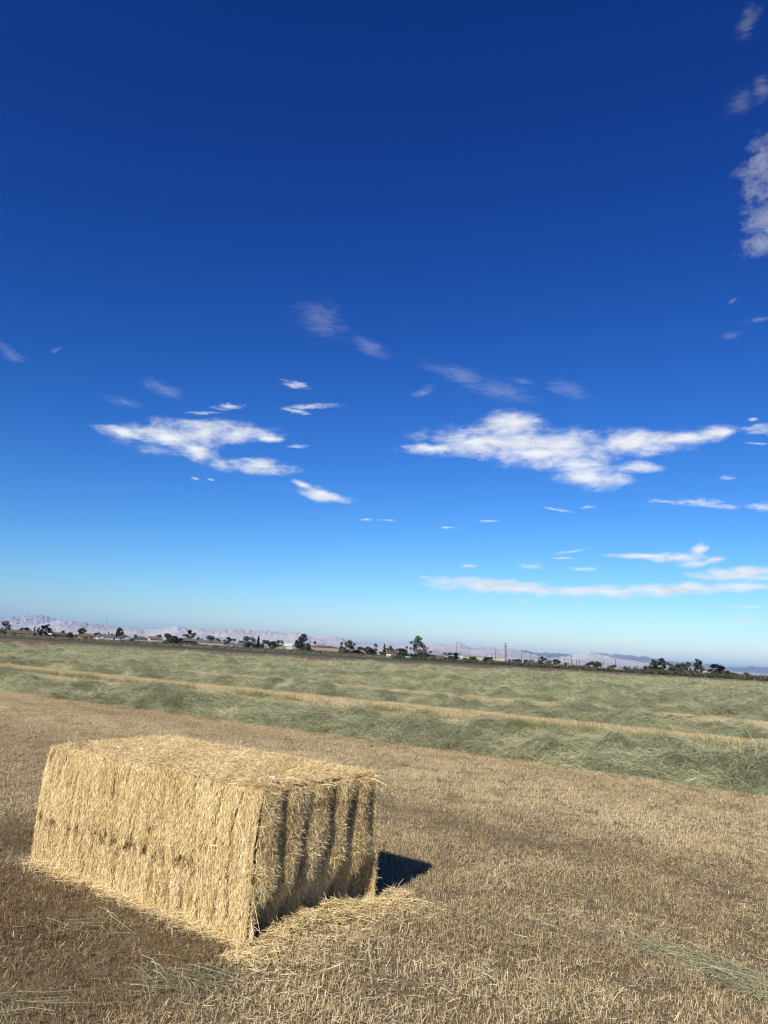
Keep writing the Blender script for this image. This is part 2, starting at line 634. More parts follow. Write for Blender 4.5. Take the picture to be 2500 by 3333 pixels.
def field_sheet():
    """mown field up to its far edge, finer near the camera"""
    xs = np.array([-400, -200, -120, -70, -40, -20, -10, -5, 0, 5, 10, 20, 40, 80, 140, 220, 400.0])
    fr = np.array([0, .02, .04, .06, .1, .16, .3, .5, .75, 1.0])
    v, f = [], []
    for x in xs:
        y1 = float(field_end(x))
        for t in fr:
            v.append((x, -30 + (y1 + 30) * t, 0.004))
    m = len(fr)
    for i in range(len(xs) - 1):
        for j in range(m - 1):
            f.append((i * m + j, (i + 1) * m + j, (i + 1) * m + j + 1, i * m + j + 1))
    me = bpy.data.meshes.new('stubble_field')
    me.from_pydata(v, [], f)
    me.materials.append(material('stubble_soil', b_field))
    return tag(obj('stubble_field', me), kind='structure')


field_sheet()


def strip_mesh(name, off0, off1, hfun, mat, nx=260, ny=10, x0=-330, x1=330, z0=0.006):
    """band that follows the far edge of the field between two offsets"""
    xs = np.linspace(x0, x1, nx)
    v = np.zeros((nx, ny, 3))
    s = np.linspace(0, 1, ny)
    e = field_end(xs)
    o0 = off0(xs) if callable(off0) else np.full(nx, off0)
    o1 = off1(xs) if callable(off1) else np.full(nx, off1)
    v[..., 0] = xs[:, None]
    v[..., 1] = e[:, None] + o0[:, None] + (o1 - o0)[:, None] * s[None]
    v[..., 2] = z0 + hfun(v[..., 0], v[..., 1], s[None] + 0 * xs[:, None])
    i = np.arange(nx - 1)[:, None] * ny + np.arange(ny - 1)[None]
    q = np.stack([i, i + ny, i + ny + 1, i + 1], -1).reshape(-1, 4)
    return tag(obj(name, fast_mesh(name, v.reshape(-1, 3), q, mat, smooth=True)), kind='structure')


def b_bank(n, bs, out):
    tc, _ = ground_noise_coords(n)
    f = n.noise(n.mapping(tc, scale=(0.35, 1, 1)), 0.35, 6, 0.65)
    n.put(bs.inputs['Base Color'], n.ramp(f, [(0.3, (0.09, 0.05, 0.030)), (0.55, (0.165, 0.10, 0.060)), (0.75, (0.27, 0.195, 0.12))]))


def b_green(n, bs, out):
    tc, _ = ground_noise_coords(n)
    f = n.noise(n.mapping(tc, scale=(0.2, 1, 1)), 0.25, 6, 0.65)
    n.put(bs.inputs['Base Color'], n.ramp(f, [(0.3, (0.028, 0.045, 0.018)), (0.6, (0.05, 0.10, 0.03)), (0.8, (0.08, 0.125, 0.045))]))


def b_dirt(n, bs, out):
    tc, _ = ground_noise_coords(n)
    f = n.noise(n.mapping(tc, scale=(0.3, 1, 1)), 0.3, 6, 0.65)
    n.put(bs.inputs['Base Color'], n.ramp(f, [(0.3, (0.075, 0.045, 0.030)), (0.6, (0.145, 0.095, 0.054)), (0.8, (0.20, 0.145, 0.09))]))


strip_mesh('ditch_bank', -1.0, 34.0,
           lambda x, y, s: np.sin(np.pi * s) ** 0.8 * (0.36 + 0.42 * fbm(x * 0.12, y * 0.3, 4)),
           material('red_brown_soil', b_bank), x0=-420, x1=420)
strip_mesh('verge', 32.0, lambda x: np.interp(x, [-420, 0, 100, 420], [360, 350, 500, 600]) - field_end(x),
           lambda x, y, s: 0.05 * fbm(x * 0.1, y * 0.1), material('brown_dirt', b_dirt), z0=0.010, x0=-420, x1=420)
strip_mesh('green_field', lambda x: np.interp(x, [-420, 0, 100, 420], [320, 325, 430, 560]) - field_end(x),
           lambda x: np.interp(x, [-420, 0, 100, 420], [575, 545, 470, 570]) - field_end(x),
           lambda x, y, s: 0.1 + 0.12 * fbm(x * 0.2, y * 0.2), material('low_green_crop', b_green), z0=0.0, x0=-420, x1=420)


# ------------------------------------------------------------------ straw bale
def build_bale():
    root = empty('straw_bale', (BALE_C0[0], BALE_C0[1], 0), math.atan2(BALE_T[1], BALE_T[0]))
    tag(root, 'big rectangular golden straw bale lying on the mown stubble', 'straw bale')
    # local frame: x from -BL to 0 (0 = ridged end), y from 0 (sunlit long side) to BW, z up

    def pit(u, z):
        """holes torn in the sunlit side: a ragged line at a third of the height, and a few slits"""
        line = 0.345 + 0.03 * (fbm(u * 1.7, u * 0 + 3, 2) - 0.5)
        band = np.exp(-((z - line) / 0.055) ** 2)
        holes = sstep(fbm(u * 19 + 40, z * 8, 2), 0.42, 0.54)
        slits = sstep(fbm(u * 26 + 9, z * 6 + 70, 2), 0.66, 0.74)
        return np.clip(band * holes * sstep(-u, 0.30, 0.7) + 0.45 * slits, 0, 1)

    def shape(face, a, b):
        """a, b in 0..1 over a face -> point of the packed straw, with its folds"""
        if face == 'front':
            u, z = -BL + BL * a, BH * b
            out = 0.036 * (fbm(u * 26, z * 2.6, 3) - 0.5) * 2 + 0.05 * (fbm(u * 2.5 + 3, z * 2.5, 3) - 0.5) + 0.03 * np.sin(np.pi * b)
            out = out - 0.085 * pit(u, z) - 0.014 * np.exp(-((z - 0.345) / 0.05) ** 2)
            out = out + 0.035 * sstep(0.12 - z, 0, 0.12)
            return np.stack([u, -out, z], -1)
        if face == 'back':
            u, z = -BL * a, BH * b
            out = 0.03 * (fbm(u * 20 + 7, z * 3, 3) - 0.5) + 0.03 * np.sin(np.pi * b)
            return np.stack([u, BW + out, z], -1)
        if face == 'end':
            y, z = BW * a, BH * b
            yy = y + 0.05 * (1 - b) + 0.13 * (fbm(y * 2.2, z * 1.3 + 4, 2) - 0.5) + 0.06 * (fbm(y * 5, z * 6, 2) - 0.5)
            ph = (yy / BW * 5.4 + 0.10) % 1.0
            lobe = np.sin(np.pi * np.clip(ph, 0, 1) ** 1.35) ** 0.62
            amp = 0.15 * np.clip(0.1 + 1.7 * fbm(y * 2.6 + 8, z * 3.2, 2), 0.25, 1.35) * sstep(1.0 - b, 0.0, 0.12) ** 0.5
            out = amp * (lobe - 0.75) + 0.11 * (fbm(y * 4.5 + 11, z * 5, 3) - 0.5) - 0.15 * sstep(0.50 - b, 0.0, 0.5)
            edge = sstep(y, 0.0, 0.06) * sstep(BW - y, 0.0, 0.07)
            return np.stack([out * edge + 0.015 * (1 - edge), y, z], -1)
        if face == 'far':
            y, z = BW * (1 - a), BH * b
            out = 0.075 * np.sin(np.pi * b) ** 0.7 + 0.05 * (fbm(y * 5, z * 5, 3) - 0.5)
            return np.stack([-BL - out, y, z], -1)
        if face == 'top':
            u, y = -BL + BL * a, BW * b
            z = BH + 0.035 * np.sin(np.pi * b) ** 0.6 + 0.035 * (fbm(u * 3, y * 3 + 5, 4) - 0.5)
            z = z - 0.045 * sstep(u, -0.30, 0.0) * (np.sin((y / BW * 5.4 + 0.10) % 1.0 * np.pi) < 0.45) * 0.8
            z = z - 0.055 * sstep(-u, BL - 1.3, BL) * (1 - y / BW) + 0.03 * y / BW * sstep(-u, 0.15, 0.9) + 0.03 * sstep(-u, BL - 0.22, BL - 0.05) * sstep(0.35 - y, 0.0, 0.3)
            return np.stack([u, y, z], -1)

    def roundoff(p):
        """soften the box's edges"""
        c = np.array([-BL / 2, BW / 2, BH * 0.45])
        h = np.array([BL / 2, BW / 2, BH * 0.55])
        d = (p - c)
        rr = 0.075
        k = np.clip(np.abs(d) - (h - rr), 0, None)
        l = np.linalg.norm(k, axis=-1)
        over = np.clip(l - rr, 0, 0.06)
        p = p - np.sign(d) * (k / np.maximum(l, 1e-6)[..., None]) * over[..., None] * 0.75
        z = np.clip(p[..., 2] / BH, 0, 1)
        p[..., 1] = p[..., 1] + (0.028 * z * z) * (p[..., 1] < BW / 2) - 0.02 * z * z * (p[..., 1] > BW / 2)
        p[..., 0] = p[..., 0] + 0.012 * sstep(z, 0.7, 1.0) * sstep(-p[..., 0], BL - 0.5, BL)
        return p

    res = {'front': (240, 90), 'end': (150, 90), 'top': (120, 70), 'back': (80, 30), 'far': (60, 40)}
    vs, qs, k = [], [], 0
    for fc, (m, n_) in res.items():
        a, b = np.meshgrid(np.linspace(0, 1, m), np.linspace(0, 1, n_), indexing='ij')
        p = roundoff(shape(fc, a, b)).reshape(-1, 3)
        i = np.arange(m - 1)[:, None] * n_ + np.arange(n_ - 1)[None]
        q = np.stack([i, i + n_, i + n_ + 1, i + 1], -1).reshape(-1, 4)
        vs.append(p)
        qs.append(q + k)
        k += len(p)

    def b_core(n, bs, out):
        tc = n.n('ShaderNodeTexCoord').outputs['Object']
        f = n.noise(n.mapping(tc, scale=(1, 1, 0.35)), 70, 4, 0.7)
        n.put(bs.inputs['Base Color'], n.ramp(f, [(0.3, (0.10, 0.062, 0.025)), (0.7, (0.28, 0.19, 0.085))]))  # darker than the straws: shade in the gaps is put into the colour
    obj('body', fast_mesh('bale_body', np.concatenate(vs), np.concatenate(qs), material('shaded_packed_straw', b_core), smooth=True), root)

    # loose ends of straw all over the surface
    count = {'front': 84000, 'end': 56000, 'top': 80000, 'back': 7000, 'far': 14000}
    for fc, cnt in count.items():
        a, b = rng.random(cnt), rng.random(cnt)
        if fc == 'front':
            ok = rng.random(cnt) > 1.0 * pit(-BL + BL * a, BH * b)
            a, b = a[ok], b[ok]
            cnt = len(a)
        e = 1e-3
        p = roundoff(shape(fc, a, b))
        da = roundoff(shape(fc, np.clip(a + e, 0, 1.01), b)) - p
        db = roundoff(shape(fc, a, np.clip(b + e, 0, 1.01))) - p
        nrm = norm(np.cross(norm(da), norm(db)))
        flat = {'front': (0, -1, 0), 'end': (1, 0, 0), 'top': (0, 0, 1), 'back': (0, 1, 0), 'far': (-1, 0, 0)}[fc]
        fl = np.array(flat, float)
        sg = np.sign(nrm @ fl)
        nrm = norm(nrm * np.where(sg == 0, 1, sg)[:, None] + fl * 0.7)
        rnd = rng.normal(0, 1, (cnt, 3))
        up = np.zeros((cnt, 3))
        up[:, 2] = rng.choice([-1, 1], cnt)
        if fc in ('front', 'back', 'far'):
            d = up + rnd * np.array([0.30, 0.12, 0.12]) + nrm * rng.uniform(0.0, 0.20, cnt)[:, None]
            wild = rng.random(cnt) < 0.09
            d[wild] = rnd[wild] + nrm[wild] * 0.5
            ln = rng.uniform(0.012, 0.044, cnt)
        elif fc == 'top':
            d = rnd * np.array([1.0, 1.0, 0.12]) + nrm * rng.uniform(0.0, 0.28, cnt)[:, None]
            ln = rng.uniform(0.015, 0.055, cnt)
        else:
            up[:, 2] = -1
            d = up * 0.5 + rnd * np.array([0.30, 0.75, 0.75]) + nrm * rng.uniform(0.0, 0.22, cnt)[:, None]
            ln = rng.uniform(0.015, 0.06, cnt)
        d = norm(d)
        bend = rng.normal(0, 0.18, (cnt, 3))
        bend[:, 2] -= 0.08
        wd = rng.uniform(0.0014, 0.0033, cnt)
        shade = np.clip(rng.normal(0.5, 0.23, cnt) + 0.45 * (fbm(p[:, 0] * 24 + p[:, 1] * 17, p[:, 2] * 4 + 3, 3) - 0.5) + 0.2 * (fbm(p[:, 0] * 4 + p[:, 1] * 3, p[:, 2] * 4, 2) - 0.5), 0, 1)
        pb = p - d * (ln * 0.3)[:, None] + nrm * rng.uniform(-0.004, 0.012, cnt)[:, None]
        me = strand_mesh('bale_straw_' + fc, pb, d, nrm, ln, wd, bend, shade, STRAW, segs=2)
        o = obj({'front': 'side_straw', 'back': 'side_straw', 'end': 'end_straw', 'top': 'top_straw', 'far': 'end_straw'}[fc], me, root)
        tag(o, kind='stuff')
    # long stray stalks and droop along the edges
    cnt = 380
    a = rng.random(cnt)
    fc = rng.integers(0, 3, cnt)
    p = np.zeros((cnt, 3))
    p[fc == 0] = np.stack([-BL * a, 0 * a + 0.01, 0 * a + BH], -1)[fc == 0]
    p[fc == 1] = np.stack([0 * a, BW * a, 0 * a + BH * 0.98], -1)[fc == 1]
    p[fc == 2] = np.stack([0 * a + 0.01, 0 * a, BH * a], -1)[fc == 2]
    d = norm(rng.normal(0, 1, (cnt, 3)) + np.array([0.3, -0.3, 0.25]))
    bend = rng.normal(0, 0.25, (cnt, 3))
    bend[:, 2] -= 0.3
    me = strand_mesh('bale_stray', roundoff(p), d, norm(rng.normal(0, 1, (cnt, 3))), rng.uniform(0.03, 0.11, cnt), rng.uniform(0.002, 0.004, cnt), bend,
                     rng.uniform(0.4, 1, cnt), STRAW, segs=3)
    tag(obj('stray_straw', me, root), kind='stuff')
    return root


bale = build_bale()


def bale_to_world(p):
    """local bale points -> world"""
    w = np.zeros_like(p)
    w[:, :2] = BALE_C0 + p[:, 0:1] * BALE_T + p[:, 1:2] * BALE_N
    w[:, 2] = p[:, 2]
    return w


def build_loose_straw():
    """the straw shed round the ridged end of the bale"""
    cnt = 6200
    x = rng.gamma(1.1, 0.11, cnt)
    y = rng.uniform(-0.22, BW + 0.25, cnt)
    x = x * (0.35 + 1.5 * fbm(y * 3, x * 2, 2))
    heap = 0.10 * np.exp(-((x - 0.03) / 0.17) ** 2) * (0.25 + 1.1 * sstep(fbm(y * 4.2 + 2, x * 0 + 1.5, 2), 0.35, 0.7)) * sstep(y, 0.0, 0.3)
    z = 0.012 + heap * rng.random(cnt) ** 0.5 + rng.uniform(0, 0.03, cnt)
    x2 = rng.uniform(-BL + 0.05, 0.08, 3500)
    y2 = -rng.gamma(1.1, 0.020, 3500)
    p = np.concatenate([np.stack([x, y, z], -1), np.stack([x2, y2 - 0.01, 0.015 + rng.uniform(0, 0.06, 3500) * np.exp(y2 / 0.05)], -1)])
    n = len(p)
    w = bale_to_world(p)
    d = norm(rng.normal(0, 1, (n, 3)) * np.array([1, 1, 0.22]))
    up = np.tile((0.0, 0.0, 1.0), (n, 1))
    me = strand_mesh('loose_straw', w, d, up, rng.uniform(0.025, 0.09, n), rng.uniform(0.0015, 0.0034, n), rng.normal(0, 0.15, (n, 3)) * np.array([1, 1, 0.4]),
                     np.clip(rng.normal(0.58, 0.2, n), 0, 1), STRAW, segs=2)
    tag(obj('loose_straw', me), 'loose golden straw shed round the ridged end of the straw bale', 'straw', kind='stuff')


build_loose_straw()


def build_scrap_and_stem():
    # small white scrap lying on the bale's top by the ridged end
    g = ray(885, 2543)
    t = (BH + 0.02 - CAM_H) / g.z
    p = Vector((0, 0, CAM_H)) + g * t
    m = MB()
    r = random.Random(3)
    gx, gy = 5, 4
    pts = [[(-0.018 + 0.009 * i + r.uniform(-.003, .003), -0.015 + 0.010 * j + r.uniform(-.003, .003), 0.006 + r.uniform(0, 0.014)) for j in range(gy)] for i in range(gx)]
    vs = [q for row in pts for q in row]
    vs += [(a, b, c - 0.002) for a, b, c in vs]
    K = gx * gy
    fs = []
    for i in range(gx - 1):
        for j in range(gy - 1):
            a = i * gy + j
            fs += [(a, a + gy, a + gy + 1, a + 1), (K + a, K + a + 1, K + a + gy + 1, K + a + gy)]
    m.add(vs, fs)
    o = m.build('paper_scrap', paint('white_paper', (0.8, 0.8, 0.78), 0.6))
    o.location = p + Vector((0, 0, 0.012))
    tag(o, 'tiny crumpled white scrap lying on top of the straw bale', 'scrap')
    # one pale feathery stem standing up from the bale's far upper corner
    m = MB()
    pts = [Vector((0, 0, 0)), Vector((0.004, 0, 0.06)), Vector((0.014, 0.004, 0.125))]
    m.path(pts, [0.0016, 0.0013, 0.001], 5)
    for i in range(26):
        h = 0.05 + 0.075 * i / 26
        a = r.uniform(0, 6.28)
        b0 = Vector((0.004 + 0.010 * (h - 0.05) / 0.075, 0.002, h))
        m.tube(b0, b0 + Vector((0.007 * math.cos(a), 0.007 * math.sin(a), 0.016)), 0.0011, 0.0003, 3)
    o = m.build('grass_stem', paint('pale_stem', (0.72, 0.66, 0.5), 0.6))
    q = bale_to_world(np.array([[-BL + 0.24, 0.10, BH - 0.01]]))[0]
    o.location = q
    tag(o, 'single pale feathery grass stem standing up from the bale top', 'grass stem')


build_scrap_and_stem()


# ------------------------------------------------------------------ stubble
def stubble_patch(name, size, stalks, litter, hmin, hmax, seed):
    r = np.random.default_rng(seed)
    rows = r.random((stalks, 2)) * size - size / 2
    base = np.concatenate([rows, np.zeros((stalks, 1))], 1)
    d = r.normal(0, 0.26, (stalks, 3)) + np.array([0.16, 0.05, 1.0])
    d[:, 2] = np.abs(d[:, 2])
    d = norm(d)
    ln = r.uniform(hmin, hmax, stalks)
    wd = r.uniform(0.0018, 0.0040, stalks)
    side = norm(np.cross(d, r.normal(0, 1, (stalks, 3))))
    v1, q1 = ribbons(base, d, side, ln, wd, r.normal(0, 0.12, (stalks, 3)), 1, 0.75)
    s1 = np.repeat(np.clip(r.normal(0.45, 0.22, stalks), 0, 1), 4)
    b2 = np.concatenate([r.random((litter, 2)) * size - size / 2, r.uniform(0.005, 0.03, (litter, 1))], 1)
    d2 = norm(r.normal(0, 1, (litter, 3)) * np.array([1, 1, 0.22]))
    side2 = norm(np.cross(d2, np.array([0, 0, 1.0])) + r.normal(0, 0.3, (litter, 3)))
    v2, q2 = ribbons(b2, d2, side2, r.uniform(0.02, 0.065, litter), r.uniform(0.0016, 0.0032, litter), r.normal(0, 0.2, (litter, 3)) * np.array([1, 1, .4]), 2, 0.6)
    s2 = np.repeat(np.clip(r.normal(0.62, 0.24, litter), 0, 1), 6)
    v = np.concatenate([v1, v2])
    q = np.concatenate([q1, q2 + len(v1)])
    return fast_mesh(name, v, q, STUBBLE, {'shade': np.concatenate([s1, s2])})


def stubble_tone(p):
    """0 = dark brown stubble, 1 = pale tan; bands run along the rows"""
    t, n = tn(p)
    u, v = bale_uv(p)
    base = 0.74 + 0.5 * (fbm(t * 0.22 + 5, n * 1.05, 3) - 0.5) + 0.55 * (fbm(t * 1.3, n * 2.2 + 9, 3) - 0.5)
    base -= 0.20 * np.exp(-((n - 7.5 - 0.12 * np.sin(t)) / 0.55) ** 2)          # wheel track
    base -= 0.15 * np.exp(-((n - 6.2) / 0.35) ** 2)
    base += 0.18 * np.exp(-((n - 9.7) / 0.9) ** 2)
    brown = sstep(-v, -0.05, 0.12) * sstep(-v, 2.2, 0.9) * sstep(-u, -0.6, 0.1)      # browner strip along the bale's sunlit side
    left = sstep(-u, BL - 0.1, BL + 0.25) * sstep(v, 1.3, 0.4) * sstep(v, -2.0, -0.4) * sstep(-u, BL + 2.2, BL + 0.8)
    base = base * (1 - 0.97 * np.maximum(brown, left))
    base = np.where(n > 14, base + 0.35, base)
    return np.clip(base, 0, 1)


def build_stubble():
    near = [stubble_patch('stubble_near_%d' % i, 0.40, 380, 110, 0.014, 0.040, 100 + i) for i in range(5)]
    near += [stubble_patch('stubble_litter_%d' % i, 0.40, 200, 260, 0.014, 0.04, 120 + i) for i in range(2)]
    far = [stubble_patch('stubble_far_%d' % i, 0.75, 420, 120, 0.03, 0.075, 140 + i) for i in range(4)]

    def area(t0, t1, n0, n1, step, wmul):
        a, b = np.meshgrid(np.arange(t0, t1, step), np.arange(n0, n1, step), indexing='ij')
        a = a.ravel() + rng.uniform(-0.3, 0.3, a.size) * step
        b = b.ravel() + rng.uniform(-0.3, 0.3, b.size) * step
        p = a[:, None] * ROW_T + b[:, None] * ROW_N
        keep = (np.abs(p[:, 0]) < 0.60 * p[:, 1] + wmul) & (p[:, 1] > 2.6)
        u, v = bale_uv(p)
        keep &= ~((u < -0.16) & (u > -BL + 0.16) & (v > 0.16) & (v < BW - 0.16))
        return p[keep]

    def lay(name, p, protos, pick):
        n = len(p)
        pts = np.concatenate([p, np.full((n, 1), 0.006)], 1)
        u, v = bale_uv(p)
        rot = np.zeros((n, 3))
        rot[:, 2] = rng.uniform(-0.5, 0.5, n) + rng.choice([0, 0.3, -0.3], n) + np.where((v < 0) & (rng.random(n) < .8), 0, rng.choice([0, math.pi / 2, math.pi, -math.pi / 2], n))
        scl = np.ones((n, 3)) * rng.uniform(0.85, 1.2, n)[:, None]
        scl[:, 2] *= rng.uniform(0.75, 1.25, n)
        t, nn = tn(p)
        scl[:, 2] *= 1 - 0.45 * np.exp(-((nn - 7.5) / 0.5) ** 2)
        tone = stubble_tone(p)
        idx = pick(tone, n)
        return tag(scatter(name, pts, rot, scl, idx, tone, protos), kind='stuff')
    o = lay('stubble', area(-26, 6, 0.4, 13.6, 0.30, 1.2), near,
            lambda tone, n: np.where(rng.random(n) < np.clip(tone - 0.35, 0, 0.6), rng.integers(5, 7, n), rng.integers(0, 5, n)))
    tag(o, 'short tan cut stubble covering the mown ground round the straw bale', 'stubble')
    o = lay('stubble', area(-60, 5, 15.6, 24.6, 0.55, 3.0), far, lambda tone, n: rng.integers(0, 4, n))
    tag(o, 'pale stubble in the bare strip between the first two hay windrows', 'stubble')
    o = lay('stubble', area(-100, 8, 27.0, 45.0, 0.8, 4.0), far, lambda tone, n: rng.integers(0, 4, n))
    tag(o, 'pale stubble showing as thin strips behind the second hay windrow', 'stubble')


build_stubble()


# ------------------------------------------------------------------ windrows of cut hay
def hay_tuft(name, n, seed, rad=0.14, lmin=0.2, lmax=0.52, wide=0.0036, flat=1.0, spread=0.5, segs=4):
    r = np.random.default_rng(seed)
    base = r.normal(0, rad, (n, 3)) * np.array([1, 1, 0.25])
    ang = r.normal(0, spread, n)
    wild = r.random(n) < 0.22
    ang[wild] = r.uniform(-3.1, 3.1, wild.sum())
    el = r.normal(0.28, 0.25, n) * flat
    d = np.stack([np.cos(ang) * np.cos(el), np.sin(ang) * np.cos(el), np.sin(el)], -1)
    ln = r.uniform(lmin, lmax, n)
    curl = r.normal(0, 0.25) + r.normal(0, 0.32, n)
    bend = np.stack([-np.sin(ang) * curl, np.cos(ang) * curl, -np.abs(r.normal(0.45, 0.25, n)) * flat], -1)
    base = base - d * (ln * 0.35)[:, None]
    side = norm(np.cross(d, np.array([0, 0, 1.0])) + r.normal(0, 0.35, (n, 3)))
    v, q = ribbons(base, d, side, ln, r.uniform(0.6, 1.4, n) * wide, bend, segs, 0.35)
    return fast_mesh(name, v, q, HAY, {'shade': np.repeat(np.clip(r.normal(0.45, 0.24, n), 0, 1), 2 * (segs + 1))})


def b_heap(n, bs, out):
    tc, rw = ground_noise_coords(n)
    f = n.noise(n.mapping(tc, scale=(1, 1, 1)), 9, 6, 0.75, 1.5)
    n.put(bs.inputs['Base Color'], n.ramp(f, [(0.3, (0.075, 0.085, 0.048)), (0.55, (0.22, 0.23, 0.135)), (0.75, (0.42, 0.41, 0.26))]))
    bp = n.n('ShaderNodeBump')
    bp.inputs['Strength'].default_value = 1.0
    bp.inputs['Distance'].default_value = 0.1
    n.put(bp.inputs['Height'], f)
    n.put(bs.inputs['Normal'], bp.outputs[0])


HEAP = material('hay_heap', b_heap)
ROWS = [(14.6, 1.45, 0.375), (25.7, 1.5, 0.36), (36.0, 1.5, 0.38), (45.4, 1.8, 0.5), (55.6, 1.8, 0.5), (66.0, 1.8, 0.5), (76.5, 1.8, 0.5),
        (87.0, 1.8, 0.5), (98.0, 1.8, 0.5), (109.0, 1.8, 0.5), (120.0, 1.8, 0.5), (131.0, 1.8, 0.5), (142.0, 1.8, 0.5), (153.0, 1.8, 0.5), (164.0, 1.8, 0.5),
        (175.0, 1.8, 0.5), (187.0, 1.8, 0.5), (199.0, 1.8, 0.5), (212.0, 1.8, 0.5), (225.0, 1.8, 0.5)]
ORD = ['first', 'second', 'third', 'fourth', 'fifth', 'sixth', 'seventh', 'eighth', 'ninth', 'tenth', 'eleventh', 'twelfth', 'thirteenth', 'fourteenth',
       'fifteenth', 'sixteenth', 'seventeenth', 'eighteenth', 'nineteenth', 'twentieth']


def row_height(t, s, k, half, h):
    """heap height at offset s (-1..1) across windrow k"""
    lump = 0.66 + 2.6 * (fbm(t * 1.05 + 31 * k, s * 2.0 + 5, 2) - 0.45) + 1.1 * (fbm(t * 2.6 + 11 * k, s * 3.0, 2) - 0.5)
    prof = np.clip(1 - np.abs(s) ** 2.3, 0, 1) ** 0.75
    return h * prof * np.clip(lump, 0.12, 2)


def build_windrow(k):
    nc, half, h = ROWS[k]
    # clip to what lies inside the field and round the picture
    ts = np.linspace(-2.9 * nc - 12, 0.55 * nc + 12, 900)
    p = ts[:, None] * ROW_T + nc * ROW_N
    ok = (np.abs(p[:, 0]) < 0.64 * p[:, 1] + 4 + 0.02 * nc) & (p[:, 1] < field_end(p[:, 0]) - 3.5) & (p[:, 1] > 2)
    if ok.sum() < 4:
        return
    t0, t1 = ts[ok].min(), ts[ok].max()
    step = max(0.13, nc * 0.006)
    nt, ns = int((t1 - t0) / step) + 2, 22 if k < 3 else 14
    T, S = np.meshgrid(np.linspace(t0, t1, nt), np.linspace(-1, 1, ns), indexing='ij')
    wob = 0.35 * (fbm(T * 0.35 + 3 * k, T * 0 + k, 3) - 0.5)
    wid = half * (0.85 + 0.35 * fbm(T * 0.5 + 7 * k, S * 0 + 2.5, 2))
    xy = T[..., None] * ROW_T + (nc + wob + S * wid)[..., None] * ROW_N
    z = row_height(T, S, k, half, h) * 0.8
    z[:, 0] = z[:, -1] = -0.02
    v = np.concatenate([xy, z[..., None] + 0.006], -1).reshape(-1, 3)
    i = np.arange(nt - 1)[:, None] * ns + np.arange(ns - 1)[None]
    q = np.stack([i, i + ns, i + ns + 1, i + 1], -1).reshape(-1, 4)
    root = empty('hay_windrow', tuple(((t0 + t1) / 2 * ROW_T + nc * ROW_N)) + (0,))
    off = np.array(root.location)
    tag(root, 'long loose windrow of cut grey-green hay, %s row counted from the straw bale' % ORD[k], 'windrow', 'windrows of cut hay across the field')
    obj('heap', fast_mesh('windrow_heap', v - off, q, HEAP, smooth=True), root)
    # hay lying over it
    dens = [30, 17, 11, 8, 5.5, 4, 3.2, 2.6, 2.2, 1.9][k] if k < 10 else 1.5
    cnt = int((t1 - t0) * half * 2 * dens)
    t = rng.uniform(t0, t1, cnt)
    s = rng.uniform(-1.02, 1.02, cnt)
    wob = 0.35 * (fbm(t * 0.35 + 3 * k, t * 0 + k, 3) - 0.5)
    wid = half * (0.85 + 0.35 * fbm(t * 0.5 + 7 * k, t * 0 + 2.5, 2))
    xy = t[:, None] * ROW_T + (nc + wob + s * wid)[:, None] * ROW_N
    z = row_height(t, s, k, half, h) * 0.8
    # lie of the hay: a swirling field with the slope
    ang = (fbm(t * 0.55 + 13 * k, s * 1.1 + 3, 3) - 0.5) * 9.0 + rng.normal(0, 0.35, cnt) - 0.9
    rot = np.zeros((cnt, 3))
    rot[:, 2] = ang
    tilt = 0.42 * s
    # slope across the row turns the tuft about the row direction
    rot[:, 0] = tilt * np.cos(ang - math.atan2(ROW_T[1], ROW_T[0])) * -1 + rng.normal(0, 0.12, cnt)
    rot[:, 1] = tilt * np.sin(ang - math.atan2(ROW_T[1], ROW_T[0])) * -1 + rng.normal(0, 0.15, cnt)
    sc = rng.uniform(0.75, 1.25, cnt) * (1.0 + 0.05 * min(k, 8))
    scl = np.repeat(sc[:, None], 3, 1)
    pts = np.concatenate([xy, (z + 0.02 + rng.uniform(-0.04, 0.09, cnt))[:, None]], 1) - off
    tint = np.clip(0.74 + 2.0 * (fbm(t * 0.9 + 40 + k, s * 1.5, 3) - 0.5) + rng.normal(0, 0.30, cnt), 0, 1)
    protos = TUFT_NEAR if k < 2 else (TUFT_MID if k < 5 else TUFT_FAR)
    o = scatter('loose_hay', pts, rot, scl, rng.integers(0, len(protos), cnt), tint, protos, root)
    tag(o, kind='stuff')


TUFT_NEAR = [hay_tuft('hay_tuft_near_%d' % i, 95, 200 + i) for i in range(8)]
TUFT_MID = [hay_tuft('hay_tuft_mid_%d' % i, 70, 220 + i, 0.22, 0.25, 0.62, 0.0062) for i in range(6)]
TUFT_FAR = [hay_tuft('hay_tuft_far_%d' % i, 52, 240 + i, 0.34, 0.35, 0.85, 0.013, segs=3) for i in range(5)]
for _k in range(len(ROWS)):
    build_windrow(_k)


